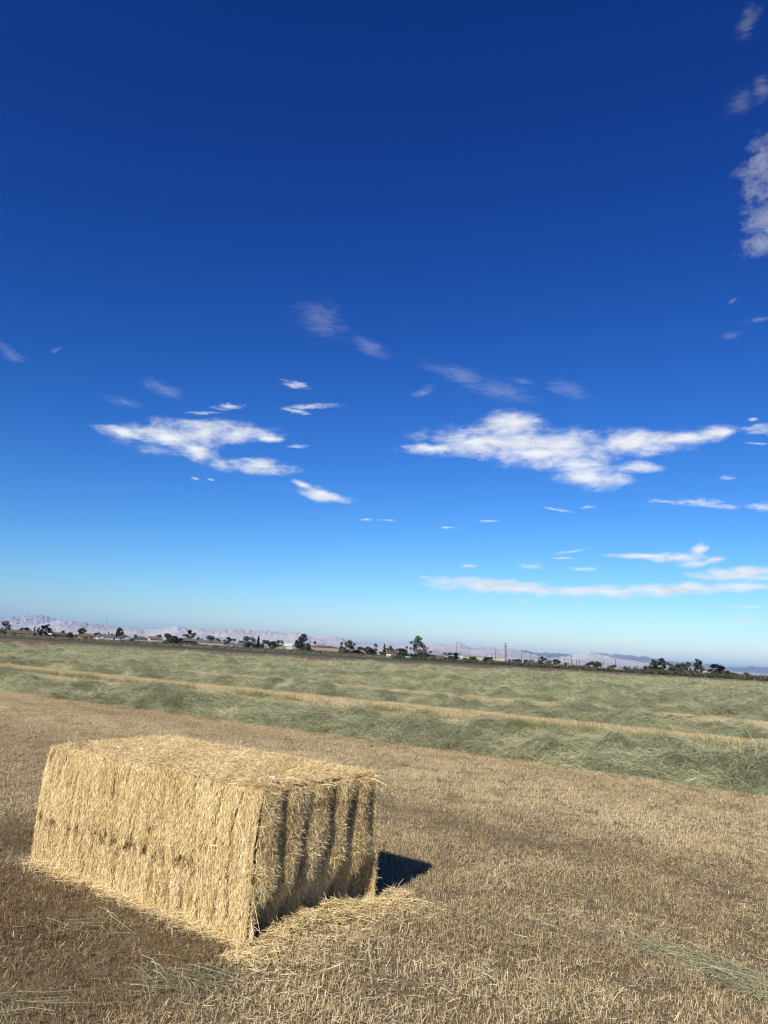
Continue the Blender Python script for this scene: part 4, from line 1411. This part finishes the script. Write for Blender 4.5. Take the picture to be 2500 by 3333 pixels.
def house(x0, x1, ytop, roof, wall, roofc, label, yeave=None, dd=0.0, turn=0.0, nwin=3, name='house', cat='house', depth=9.0, garage=False):
    xc = (x0 + x1) / 2
    D = town_dist(xc) + dd
    p = at(xc, D)
    az = math.atan2(p.x, p.y)
    W = px_m(x1 - x0, D)
    H = CAM_H + px_m(horizon_y(xc) - ytop, D)
    HE = CAM_H + px_m(horizon_y(xc) - yeave, D) if yeave else H * 0.62
    root = empty(name, p, -az + turn)
    tag(root, label, cat)
    wm, rm = paint('wall_' + wall, WALLS[wall], 0.85, 0.15, 0.08, 0.8), paint('roof_' + roofc, ROOFS[roofc], 0.85, 0.15, 0.15, 1.2)
    h = W / 2 - 0.3
    m = MB()
    if roof == 'gable_front':
        m.add([(-h, 0, 0), (h, 0, 0), (h, 0, HE), (0, 0, H - 0.15), (-h, 0, HE), (-h, depth, 0), (h, depth, 0), (h, depth, HE), (0, depth, H - 0.15), (-h, depth, HE)],
              [(0, 1, 2, 3, 4), (6, 5, 9, 8, 7), (1, 6, 7, 2), (5, 0, 4, 9)])
    else:
        m.box(-h, 0, 0, h, depth, HE)
    m.build('wall', wm, root)
    m = MB()
    e = 0.45
    if roof == 'gable_side':
        y0, y1, ym = -e, depth + e, depth / 2
        z0 = HE - 0.12
        for s in (0, -0.16):
            pass
        a = [(-W / 2, y0, z0), (W / 2, y0, z0), (W / 2, ym, H), (-W / 2, ym, H), (-W / 2, y1, z0), (W / 2, y1, z0)]
        b = [(x, y, z + 0.16) for x, y, z in a]
        m.add(a + b, [(0, 1, 2, 3)[::-1], (3, 2, 5, 4)[::-1], (6, 7, 8, 9), (9, 8, 11, 10), (0, 1, 7, 6), (4, 10, 11, 5), (0, 6, 9, 3), (3, 9, 10, 4), (1, 2, 8, 7), (2, 5, 11, 8)])
        for s in (-h, h):
            MB().add([(s, 0, HE), (s, depth, HE), (s, ym, H - 0.05), (s * 0.985, 0, HE), (s * 0.985, depth, HE), (s * 0.985, ym, H - 0.05)],
                   [(0, 1, 2), (5, 4, 3), (0, 2, 5, 3), (1, 4, 5, 2), (0, 3, 4, 1)]).build('gable', wm, root)
    elif roof == 'gable_front':
        a = [(-W / 2, -e, HE - 0.15), (0, -e, H), (W / 2, -e, HE - 0.15), (-W / 2, depth + e, HE - 0.15), (0, depth + e, H), (W / 2, depth + e, HE - 0.15)]
        b = [(x, y, z + 0.18) for x, y, z in a]
        m.add(a + b, [(0, 1, 4, 3), (1, 2, 5, 4), (6, 9, 10, 7), (7, 10, 11, 8), (0, 6, 7, 1), (1, 7, 8, 2), (3, 4, 10, 9), (4, 5, 11, 10), (0, 3, 9, 6), (2, 8, 11, 5)])
    elif roof == 'hip':
        r_ = min(W / 2 - 0.5, depth / 2 + e)
        z0 = HE - 0.1
        m.add([(-W / 2, -e, z0), (W / 2, -e, z0), (W / 2, depth + e, z0), (-W / 2, depth + e, z0), (-W / 2 + r_, depth / 2, H), (W / 2 - r_, depth / 2, H),
               (-W / 2, -e, z0 + .14), (W / 2, -e, z0 + .14), (W / 2, depth + e, z0 + .14), (-W / 2, depth + e, z0 + .14)],
              [(6, 7, 5, 4), (7, 8, 5), (8, 9, 4, 5), (9, 6, 4), (0, 1, 7, 6), (1, 2, 8, 7), (2, 3, 9, 8), (3, 0, 6, 9), (3, 2, 1, 0)])
    else:
        m.box(-W / 2, -0.4, HE + 0.003, W / 2, depth + 0.4, max(H, HE + 0.2))
    m.build('roof', rm, root)
    # openings on the side facing the field
    nslot = nwin + 1
    for k in range(nslot):
        cx = -h + (k + 0.5) * 2 * h / nslot
        if k == nslot // 2:
            if garage:
                MB().box(cx - 1.6, -0.06, 0.02, cx + 1.6, 0.02, 2.2).build('garage_door', TRIM, root)
            else:
                d = MB().box(cx - 0.5, -0.05, 0.02, cx + 0.5, 0.02, 2.1).build('door', DOOR, root)
                MB().box(cx + 0.32, -0.09, 1.0, cx + 0.38, -0.055, 1.12).build('handle', TRIM, d)
        else:
            w = MB()
            a, b = cx - 0.75, cx + 0.75
            w.box(a, -0.07, 0.95, b, 0.02, 1.03).box(a, -0.07, 1.97, b, 0.02, 2.05).box(a, -0.07, 1.035, a + 0.08, 0.02, 1.965).box(b - 0.08, -0.07, 1.035, b, 0.02, 1.965)
            wf = w.build('window', TRIM, root)
            MB().box(a + 0.085, -0.03, 1.035, b - 0.085, 0.015, 1.965).build('pane', GLASS, wf)
    return root


house(28, 102, 2053, 'gable_side', 'tan', 'terracotta', 'long low house with a wide dull terracotta roof near the floodlight poles', 2062)
house(105, 136, 2060, 'gable_side', 'brown', 'terracotta', 'small brown-roofed house half hidden behind a ragged dark tree', 2066, 5)
house(172, 222, 2061, 'gable_side', 'white', 'terracotta', 'brown-roofed house with a white end wall', 2068, turn=0.5)
house(255, 313, 2063, 'hip', 'tan', 'orange', 'low house under a broad terracotta hip roof', 2071, 5)
house(319, 337, 2067, 'gable_front', 'white', 'grey', 'white-gabled cottage with grey roof beside another white gable', 2074, 0, 0.25)
house(336, 368, 2068, 'gable_side', 'white', 'grey', 'long grey-roofed wing next to the white-gabled cottage', 2076, 6)
house(388, 432, 2070, 'gable_front', 'white', 'dark', 'white house with a dark roof next to the thin see-through tree', 2079, 0, 0.35)
house(433, 487, 2073, 'hip', 'grey', 'dark', 'low house under a wide charcoal hip roof', 2082, 5)
house(488, 528, 2074, 'gable_side', 'white', 'orange', 'white house with bright orange-brown roof by a big dark tree', 2082, 0, 0.2)
house(594, 639, 2080, 'gable_side', 'red', 'grey', 'dark red barn-like house with a grey roof', 2087, -10, 0.25, 2)
house(637, 677, 2084, 'gable_side', 'greyblue', 'grey', 'grey-blue house between the red house and the beige house', 2090, 0, -0.2)
house(676, 728, 2085, 'hip', 'beige', 'grey', 'beige stucco house with a grey hip roof', 2092, -10, 0.12)
house(733, 776, 2091, 'hip', 'grey', 'grey', 'grey hip-roofed house behind the short bushy palm', 2099, 5)
house(772, 806, 2093, 'gable_side', 'grey', 'grey', 'small grey house next to the large black-green tree', 2101, -5)
house(855, 877, 2098, 'gable_side', 'cream', 'pale', 'small house with a pale roof between dark trees', 2104, 5)
house(893, 933, 2102, 'gable_front', 'tan', 'brown', 'tan-gabled house with brown eaves by the white metal roof', 2109, -10)
house(923, 956, 2096, 'gable_side', 'white', 'white', 'shed with a bright white metal roof', 2104, 10, name='metal_shed', cat='shed', nwin=1)
for _x0, _x1, _yt, _ye, _l in ((950, 978, 2096, 2101, 'short wing of the brown apartment block beside the white metal roof'),
                               (1007, 1105, 2102, 2107, 'long low brown apartment block with porch posts')):
    hb = house(_x0, _x1, _yt, 'hip', 'tan', 'brown', _l, _ye, 0, 0, 3 if _x1 < 1000 else 8, name='apartment_block', cat='building', depth=12)
    _w = px_m(_x1 - _x0, town_dist(_x0))
    for _k in range(4 if _x1 < 1000 else 10):
        _cx = -_w / 2 + 0.6 + _k * (_w - 1.2) / (3 if _x1 < 1000 else 9)
        MB().box(_cx - 0.14, -2.0, 0, _cx + 0.14, -1.72, 2.7).build('porch_post', TRIM, hb)
    MB().box(-_w / 2, -2.2, 2.703, _w / 2, -0.5, 2.9).build('porch_roof', paint('roof_brown', ROOFS['brown']), hb)
house(1214, 1235, 2122, 'flat', 'cream', 'pale', 'small pale flat-roofed hut beside a dark pointed conifer', 2123, 0, nwin=1, name='hut', cat='hut', depth=4)
house(1260, 1293, 2122, 'gable_side', 'brown', 'terracotta', 'low reddish-brown house behind the white trailer', 2128, 10)
house(1385, 1412, 2133, 'hip', 'tan', 'brown', 'low brown house beside the squat fan palm', 2138, 0)
house(1418, 1444, 2134, 'gable_side', 'brown', 'brown', 'low dark-brown house in front of leafless trees', 2139, 5)
house(1488, 1506, 2136, 'gable_side', 'white', 'white', 'small white-roofed shed beside a utility pole', 2141, 0, nwin=1, name='metal_shed', cat='shed')
house(1505, 1580, 2134, 'gable_side', 'cream', 'pale', 'long pale warehouse far behind the dome-shaped tree', 2138, 240, nwin=5, name='warehouse', cat='warehouse', depth=20)
house(1598, 1640, 2139, 'flat', 'cream', 'pale', 'low pale flat-roofed warehouse at the foot of the cell tower', 2141, 200, nwin=3, name='warehouse', cat='warehouse', depth=16)
house(1712, 1752, 2154, 'gable_side', 'brown', 'terracotta', 'low brown house near the cell tower', 2160, 0)
house(1806, 1834, 2156, 'flat', 'white', 'pale', 'white block building inside the substation', 2158, 40, nwin=2, name='utility_building', cat='building')
house(1846, 1866, 2160, 'flat', 'white', 'pale', 'small white block building beside the substation poles', 2162, 40, nwin=1, name='utility_building', cat='building')
house(1911, 1921, 2173, 'flat', 'brown', 'brown', 'tiny brown shed beside the big dark tree', 2174, -10, nwin=1, name='shed', cat='shed', depth=3)
house(2160, 2197, 2186, 'hip', 'cream', 'brown', 'cream house in front of the tall eucalyptus pair', 2191, 0, 0.1)
house(2211, 2247, 2190, 'gable_side', 'brown', 'brown', 'brown-roofed house under open spreading trees', 2196, 0, -0.15)
house(2280, 2311, 2180, 'flat', 'cream', 'brown', 'two-storey cream building behind the white garage', 2183, 25, nwin=2, name='building', cat='building')
house(2263, 2291, 2197, 'gable_front', 'white', 'grey', 'white gable-fronted garage in front of a cream building', 2201, -15, 0, 1, name='garage', cat='garage', garage=True, depth=7)
house(2291, 2307, 2201, 'flat', 'white', 'pale', 'low white shed next to the white garage', 2202, -15, nwin=1, name='shed', cat='shed', depth=4)
house(2399, 2420, 2195, 'flat', 'beige', 'brown', 'boxy beige building standing alone past the black mound', 2197, 40, nwin=2, name='building', cat='building', depth=8)
house(2440, 2474, 2201, 'gable_side', 'cream', 'pale', 'long low cream barn past the lone pole', 2204, 40, nwin=2, name='barn', cat='barn')
house(2476, 2520, 2204, 'gable_side', 'tan', 'pale', 'long low tan barn beyond the cream barn', 2207, 40, nwin=3, name='barn', cat='barn')
house(2076, 2084, 2187, 'flat', 'white', 'pale', 'tiny white hut between skirted palms and a dark tree', 2188, 0, nwin=1, name='hut', cat='hut', depth=2.5)


# black steep mound beside the big dark tree
def build_mound():
    D = town_dist(2356) + 15
    p = at(2352, D)
    W = px_m(46, D)
    H = CAM_H + px_m(horizon_y(2350) - 2175, D)
    n = 26
    g = np.linspace(-1, 1, n)
    X, Y = np.meshgrid(g, g, indexing='ij')
    rr = np.sqrt((X + 0.25) ** 2 * 0.8 + Y ** 2)
    Z = np.clip(1 - rr, 0, 1) * (0.92 + 0.16 * fbm(X * 4, Y * 4, 3)) * H - 0.02
    v = np.stack([X * W * 0.75, Y * W * 0.6, Z], -1).reshape(-1, 3)
    i = np.arange(n - 1)[:, None] * n + np.arange(n - 1)[None]
    o = obj('mound', fast_mesh('mound', v, np.stack([i, i + n, i + n + 1, i + 1], -1).reshape(-1, 4), paint('black_earth', (0.028, 0.025, 0.024), 0.95, 0.1, 0.3, 0.6)))
    o.location = p
    tag(o, 'steep black earth mound beside the big dark tree', 'mound')


build_mound()

# ------------------------------------------------------------------ poles and masts
WOOD = paint('weathered_pole', (0.085, 0.07, 0.06), 0.9, 0.1, 0.25, 2)
STEEL = paint('galvanised_steel', (0.16, 0.165, 0.17), 0.6, 0.3, 0.1, 2)
CERAMIC = paint('insulator', (0.25, 0.24, 0.23), 0.4)


def pole_at(x, ytop, dd):
    D = town_dist(x) + dd
    return at(x, D), CAM_H + px_m(horizon_y(x) - ytop, D)


def utility_pole(x, ytop, dd, label, arms=1, group=None):
    p, H = pole_at(x, ytop, dd)
    root = empty('utility_pole', p, (x * 0.7) % 1.2 - 0.6)
    MB().tube((0, 0, 0), (0, 0, H), 0.26, 0.16, 8).build('pole', WOOD, root)
    for k in range(arms):
        z = H - 0.6 - 1.3 * k
        a = MB().box(-1.3, -0.30, z - 0.08, 1.3, -0.20, z + 0.08).build('crossarm', WOOD, root)
        for s in (-1.15, -0.45, 0.45, 1.15):
            MB().tube((s, -0.25, z + 0.085), (s, -0.25, z + 0.35), 0.07, 0.05, 6).build('insulator', CERAMIC, a)
    return tag(root, label, 'utility pole', group)


GP = 'utility poles along the far road'
LP = 'thin dark wooden utility pole in the row about the substation'
for x, yt, dd in [(1612, 2118, 60), (1648, 2120, 20), (1698, 2125, 60), (1727, 2125, 60), (1753, 2131, 60), (1787, 2137, 60), (1819, 2140, 60),
                  (1838, 2144, 30), (1849, 2143, 30), (1859, 2136, 20), (1862, 2148, 30), (1876, 2147, 30), (1886, 2150, 10)]:
    utility_pole(x, yt, dd, LP, 1, GP)
utility_pole(1497, 2123, -10, 'utility pole with crossarm beside the small white-roofed shed', 2)
utility_pole(1601, 2128, 40, 'utility pole, shorter of two next to the cell tower', 1)
utility_pole(1527, 2130, 150, 'faint distant utility pole above the pale warehouse', 1)
utility_pole(1583, 2130, 150, 'faint distant utility pole between pale warehouse and cell tower', 1)
utility_pole(1964, 2154, 20, 'utility pole with crossarm behind the white trailers', 1)
utility_pole(2004, 2149, 20, 'tall utility pole rising behind a skirted palm', 1)
utility_pole(2073, 2167, 60, 'utility pole between the skirted palms and the tiny white hut', 1)
utility_pole(2426, 2189, 40, 'lone utility pole beside the boxy beige building', 1)


def floodlight(x, ytop, label, heads):
    p, H = pole_at(x, ytop, 260)
    root = empty('floodlight_pole', p, 0.2)
    MB().tube((0, 0, 0), (0, 0, H), 0.3, 0.18, 8).build('pole', STEEL, root)
    for k in range(heads):
        z = H - 0.3 - 3.8 * k
        bar = MB().box(-1.6, -0.15, z - 0.1, 1.6, 0.15, z + 0.1).build('lamp_bar', STEEL, root)
        for i in range(4):
            c = -1.3 + i * 0.87
            MB().box(c - 0.32, -0.55, z + 0.103, c + 0.32, 0.10, z + 0.65).build('lamp', paint('lamp_housing', (0.12, 0.13, 0.14), 0.5), bar)
    tag(root, label, 'floodlight', 'floodlight poles of a sports ground')


floodlight(38, 2017, 'tall floodlight pole, first of three from the shaggy tree', 1)
floodlight(54, 2022, 'tall floodlight pole carrying two lamp racks one above the other', 2)
floodlight(83, 2022, 'tall floodlight pole, farthest of three from the shaggy tree', 1)
floodlight(174, 2050, 'short faint floodlight pole behind the brown-roofed white house', 1)


def lattice(mb, w0, w1, H, step, r):
    cs = [(-1, -1), (1, -1), (1, 1), (-1, 1)]
    n = int(H / step)
    for k in range(n):
        z0, z1 = H * k / n, H * (k + 1) / n
        a, b = w0 + (w1 - w0) * k / n, w0 + (w1 - w0) * (k + 1) / n
        for i in range(4):
            c, d = cs[i], cs[(i + 1) % 4]
            mb.tube((c[0] * a, c[1] * a, z0), (c[0] * b, c[1] * b, z1), r, r, 4)
            mb.tube((c[0] * a, c[1] * a, z0), (d[0] * b, d[1] * b, z1), r * 0.6, r * 0.6, 4)
            mb.tube((c[0] * b, c[1] * b, z1), (d[0] * b, d[1] * b, z1), r * 0.6, r * 0.6, 4)
    return mb


def build_cell_tower():
    p, H = pole_at(1644.5, 2091, 240)
    root = empty('cell_tower', p, 0.5)
    lattice(MB(), 0.75, 0.32, H * 0.93, 2.0, 0.10).build('mast', STEEL, root)
    MB().tube((0, 0, H * 0.93), (0, 0, H), 0.12, 0.06, 6).build('spike', STEEL, root)
    for z, rr, k in ((H * 0.90, 1.1, 3), (H * 0.77, 1.6, 6), (H * 0.66, 1.0, 3)):
        ring = MB()
        for i in range(12):
            a, b = 2 * math.pi * i / 12, 2 * math.pi * (i + 1) / 12
            ring.tube((rr * .85 * math.cos(a), rr * .85 * math.sin(a), z), (rr * .85 * math.cos(b), rr * .85 * math.sin(b), z), 0.07, 0.07, 4)
        ring.tube((-rr * .85, 0, z), (rr * .85, 0, z), .07, .07, 4).tube((0, -rr * .85, z), (0, rr * .85, z), .07, .07, 4)
        ro = ring.build('platform', STEEL, root)
        for i in range(k):
            a = 2 * math.pi * i / k + 0.2
            x, y = rr * math.cos(a), rr * math.sin(a)
            MB().box(x - 0.2, y - 0.2, z - 0.5, x + 0.2, y + 0.2, z + 0.6).build('antenna', paint('antenna_grey', (0.22, 0.22, 0.23), 0.6), ro)
    tag(root, 'tall grey lattice cell tower with rings of antennas', 'cell tower')


build_cell_tower()


def thin_mast(x, ytop, dd, label, w=0.35):
    p, H = pole_at(x, ytop, dd)
    root = empty('radio_mast', p, 0.3)
    lattice(MB(), w, w, H * 0.95, 3.0, 0.09).build('mast', STEEL, root)
    MB().tube((0, 0, H * 0.95), (0, 0, H), 0.08, 0.04, 6).build('whip', STEEL, root)
    tag(root, label, 'radio mast')


thin_mast(1486, 2088, 300, 'needle-thin radio mast standing over the dome-shaped dark tree')
thin_mast(340, 2006, 900, 'needle-thin radio mast reaching above the mountain crest')


# ------------------------------------------------------------------ vehicles and trailers
RUBBER = paint('tyre_rubber', (0.02, 0.02, 0.02), 0.9)
RIM = paint('wheel_rim', (0.35, 0.35, 0.36), 0.4, 0.5, 0.05, 2, 0.5)


def wheel(root, x, y, r):
    t = MB().tube((x, y - 0.1, r), (x, y + 0.1, r), r, r, 12).build('wheel', RUBBER, root)
    MB().tube((x, y - 0.115, r), (x, y + 0.115, r), r * 0.55, r * 0.55, 8).build('rim', RIM, t)


def car(x, dd, label, col=(0.75, 0.75, 0.74), turn=0.0, van=False):
    D = town_dist(x) + dd
    p = at(x, D)
    root = empty('parked_car', p, -math.atan2(p.x, p.y) + turn)
    cm = paint('car_paint_%d' % int(col[0] * 100), col, 0.3, 0.5, 0.03)
    m = MB()
    prof = ([(-2.2, .35), (2.2, .35), (2.25, .8), (1.9, 1.0), (1.5, 2.0), (-2.15, 2.05), (-2.25, .9)] if van
            else [(-2.2, .35), (2.2, .35), (2.25, .72), (1.9, .88), (1.0, .95), (.35, 1.42), (-1.15, 1.45), (-1.8, .98), (-2.25, .9)])
    n = len(prof)
    vs = [(a, -0.85, b) for a, b in prof] + [(a, 0.85, b) for a, b in prof]
    m.add(vs, [tuple(range(n)), tuple(range(2 * n - 1, n - 1, -1))] + [(i, n + i, n + (i + 1) % n, (i + 1) % n) for i in range(n)])
    m.build('body', cm, root)
    w = MB()
    z0, z1 = (1.15, 1.75) if van else (1.0, 1.33)
    w.box(-1.1, -0.875, z0, -0.15, -0.84, z1).box(-0.05, -0.875, z0, 0.55 if not van else 1.3, -0.84, z1 - 0.05)
    w.build('side_window', GLASS, root)
    for a in (-1.35, 1.4):
        for b in (-0.78, 0.78):
            wheel(root, a, b, 0.33)
    tag(root, label, 'car', 'vehicles parked beyond the field')


def trailer(x0, x1, ytop, dd, label):
    xc = (x0 + x1) / 2
    D = town_dist(xc) + dd
    p = at(xc, D)
    W = px_m(x1 - x0, D)
    H = max(2.4, CAM_H + px_m(horizon_y(xc) - ytop, D))
    root = empty('trailer', p, -math.atan2(p.x, p.y))
    wm = paint('trailer_white', (0.5, 0.5, 0.49), 0.5, 0.3, 0.06)
    h = W / 2
    m = MB()
    prof = [(-h, .6), (h, .6), (h, H - .25), (h - .25, H), (-h + .25, H), (-h, H - .25)]
    vs = [(a, 0, b) for a, b in prof] + [(a, 2.4, b) for a, b in prof]
    m.add(vs, [tuple(range(6)), tuple(range(11, 5, -1))] + [(i, 6 + i, 6 + (i + 1) % 6, (i + 1) % 6) for i in range(6)])
    m.build('body', wm, root)
    for k in range(2):
        c = -h + (k + 0.5) * W * 0.4
        MB().box(c - 0.4, -0.04, 1.3, c + 0.4, -0.004, 1.9).build('window', GLASS, root)
    MB().box(h * 0.55 - 0.35, -0.04, 0.65, h * 0.55 + 0.35, -0.004, min(2.2, H - .3)).build('door', TRIM, root)
    for a in (-0.5, 0.5):
        wheel(root, a, 0.15, 0.35)
    tag(root, label, 'trailer', 'white trailers parked beyond the field')


trailer(1257, 1272, 2129, -35, 'white trailer parked in front of the low reddish-brown house')
car(1331, -35, 'white van parked between the wide low tree and the tallest eucalyptus', van=True)
car(1204, -30, 'pale car parked by the small pale flat-roofed hut')
car(1235, -32, 'white car parked between the pale hut and the white trailer')
car(603, -40, 'white car parked in front of the red house')
car(619, -40, 'pale grey car parked before the red house', (0.5, 0.5, 0.5))
car(1733, -35, 'white car parked in front of the low brown house near the tower')
car(1797, -30, 'white car parked under the brighter green bushy tree')
car(1813, -30, 'white van parked by the white block building in the substation', van=True)
car(1861, -25, 'white car parked at the foot of the substation poles')
trailer(1948, 1961, 2171, -25, 'white trailer beside the big dark tree past the substation')
trailer(1963, 1974, 2170, -25, 'taller white trailer behind which a utility pole stands')
trailer(2000, 2016, 2182, -30, 'low long white trailer under a skirted palm')
car(1990, -30, 'white car parked between the white trailers and skirted palm')
car(2028, -30, 'white van parked between two skirted palms', van=True)


# ------------------------------------------------------------------ a white egret standing at the field edge
def build_egret():
    D = 165.0
    p = at(604, D)
    me = bpy.data.meshes.new('egret_body')
    pts = [((0, 0, .52), .10), ((-.16, 0, .50), .07), ((-.30, 0, .44), .03), ((.13, 0, .58), .075), ((.20, 0, .68), .035), ((.17, 0, .80), .028), ((.22, 0, .92), .026),
           ((.28, 0, .95), .035), ((.34, 0, .945), .02), ((.0, .04, .42), .03), ((.01, .04, .22), .012), ((.0, .04, .01), .012), ((.09, .04, .006), .008),
           ((.0, -.04, .42), .03), ((.03, -.04, .22), .012), ((.02, -.04, .01), .012), ((.11, -.04, .006), .008)]
    ed = [(0, 1), (1, 2), (0, 3), (3, 4), (4, 5), (5, 6), (6, 7), (7, 8), (0, 9), (9, 10), (10, 11), (11, 12), (0, 13), (13, 14), (14, 15), (15, 16)]
    me.from_pydata([q for q, _ in pts], ed, [])
    o = bpy.data.objects.new('body', me)
    o.modifiers.new('skin', 'SKIN')
    for sv, (_, r_) in zip(me.skin_vertices[0].data, pts):
        sv.radius = (r_, r_)
    me.skin_vertices[0].data[0].use_root = True
    me.materials.append(paint('white_feathers', (0.8, 0.8, 0.78), 0.7))
    o.modifiers.new('sub', 'SUBSURF').levels = 1
    root = empty('egret', (p.x, p.y, 0.5), 0.4)
    link(o, root)
    MB().tube((.345, 0, .945), (.46, 0, .93), .014, .002, 5).build('beak', paint('yellow_beak', (0.6, 0.42, 0.08), 0.5), root)
    tag(root, 'small white egret standing on the brown bank before the red house', 'bird')
    return root


egret = build_egret()
_e = float(field_end(egret.location.x))
egret.location.y = _e - 1.5
egret.location.x = at(604, 1).x / at(604, 1).y * egret.location.y
egret.location.z = 0.01


# ------------------------------------------------------------------ weeds and brush along the far edge
def build_brush():
    def clump(seed, mat):
        r = np.random.default_rng(seed)
        n = 46
        base = r.normal(0, 0.45, (n, 3)) * np.array([1.3, 1, 0])
        d = norm(r.normal(0, 0.5, (n, 3)) + np.array([0, 0, 0.9]))
        side = norm(np.cross(d, r.normal(0, 1, (n, 3))))
        v, q = ribbons(base, d, side, r.uniform(0.4, 1.0, n), r.uniform(0.06, 0.16, n), r.normal(0, 0.25, (n, 3)), 2, 0.3)
        return fast_mesh('brush_%d' % seed, v, q, mat, {'shade': np.repeat(r.random(n), 6)})
    dry = [clump(400 + i, WEEDS) for i in range(4)]
    grn = [clump(420 + i, fibre('hedge_leaves', [(0.0, (0.025, 0.032, 0.015)), (1.0, (0.075, 0.085, 0.045))])) for i in range(4)]
    # dry weeds on the bank and below the houses on the left
    pts = []
    for x in rng.uniform(-30, 1250, 900):
        pts.append(at(x, town_dist(x) - rng.uniform(18, 60)))
    n = len(pts)
    rot = np.zeros((n, 3))
    rot[:, 2] = rng.uniform(0, 6.28, n)
    sc = rng.uniform(0.8, 2.0, n)
    o = scatter('dry_weeds', np.array(pts), rot, np.stack([sc * 1.6, sc * 1.6, sc], -1), rng.integers(0, 4, n), rng.random(n), dry)
    tag(o, 'brown dry weeds banked along the foot of the houses', 'weeds', kind='stuff')
    pts = []
    for x in np.concatenate([rng.uniform(380, 2540, 2600), rng.uniform(1550, 2540, 900)]):
        pts.append(at(x, town_dist(x) - rng.uniform(5, 40)))
    n = len(pts)
    rot = np.zeros((n, 3))
    rot[:, 2] = rng.uniform(0, 6.28, n)
    sc = rng.uniform(1.0, 2.8, n)
    o = scatter('low_brush', np.array(pts), rot, np.stack([sc * 1.6, sc * 1.6, sc], -1), rng.integers(0, 4, n), rng.random(n), grn)
    tag(o, 'dark low brush along the far road and barns', 'brush', kind='stuff')
    # reddish weeds on the ditch bank
    x = rng.uniform(-150, 190, 1500)
    y = field_end(x) + rng.uniform(0, 21, 1500)
    n = len(x)
    rot = np.zeros((n, 3))
    rot[:, 2] = rng.uniform(0, 6.28, n)
    sc = rng.uniform(0.25, 0.6, n)
    red = [clump(440 + i, fibre('red_weeds', [(0.0, (0.08, 0.04, 0.025)), (0.6, (0.17, 0.09, 0.055)), (1.0, (0.28, 0.20, 0.12))])) for i in range(3)]
    o = scatter('bank_weeds', np.stack([x, y, 0.2 + 0 * x], -1), rot, np.stack([sc * 1.5, sc * 1.5, sc], -1), rng.integers(0, 3, n), rng.random(n), red)
    tag(o, 'reddish dry weeds on the ditch bank at the hay field edge', 'weeds', kind='stuff')


build_brush()


def build_tree_belt():
    """low far trees that close the gaps behind the houses; they read as one dark line"""
    xs = np.concatenate([rng.uniform(-40, 520, 26), rng.uniform(480, 1520, 110), rng.uniform(1500, 2560, 40)])
    pts, scl = [], []
    for x in xs:
        D = town_dist(x) + rng.uniform(50, 140)
        pts.append(at(x, D))
        h = rng.uniform(3.2, 5.6)
        w_ = rng.uniform(4.5, 9.0)
        scl.append((w_, w_, h))
    n = len(xs)
    rot = np.zeros((n, 3))
    rot[:, 2] = rng.uniform(0, 6.28, n)
    o = scatter('tree_belt', np.array(pts), rot, np.array(scl), rng.integers(0, 5, n), rng.random(n), [cm for _, cm in PROTO['round']])
    tag(o, 'low dark belt of far trees closing the gaps behind the houses', 'trees', kind='stuff')


build_tree_belt()


# ------------------------------------------------------------------ haze
def build_haze():
    m = bpy.data.materials.new('haze')
    m.use_nodes = True
    n = NT(m.node_tree)
    v = n.n('ShaderNodeVolumePrincipled')
    v.inputs['Color'].default_value = (0.12, 0.46, 1.0, 1)
    v.inputs['Density'].default_value = HAZE
    v.inputs['Anisotropy'].default_value = 0.0
    out = n.n('ShaderNodeOutputMaterial')
    n.t.links.new(v.outputs[0], out.inputs['Volume'])
    o = MB().box(-75000, -75000, -12, 75000, 75000, 860).build('haze', m)
    tag(o, kind='stuff')
    m.cycles.homogeneous_volume = True


HAZE = 1.6e-5
build_haze()
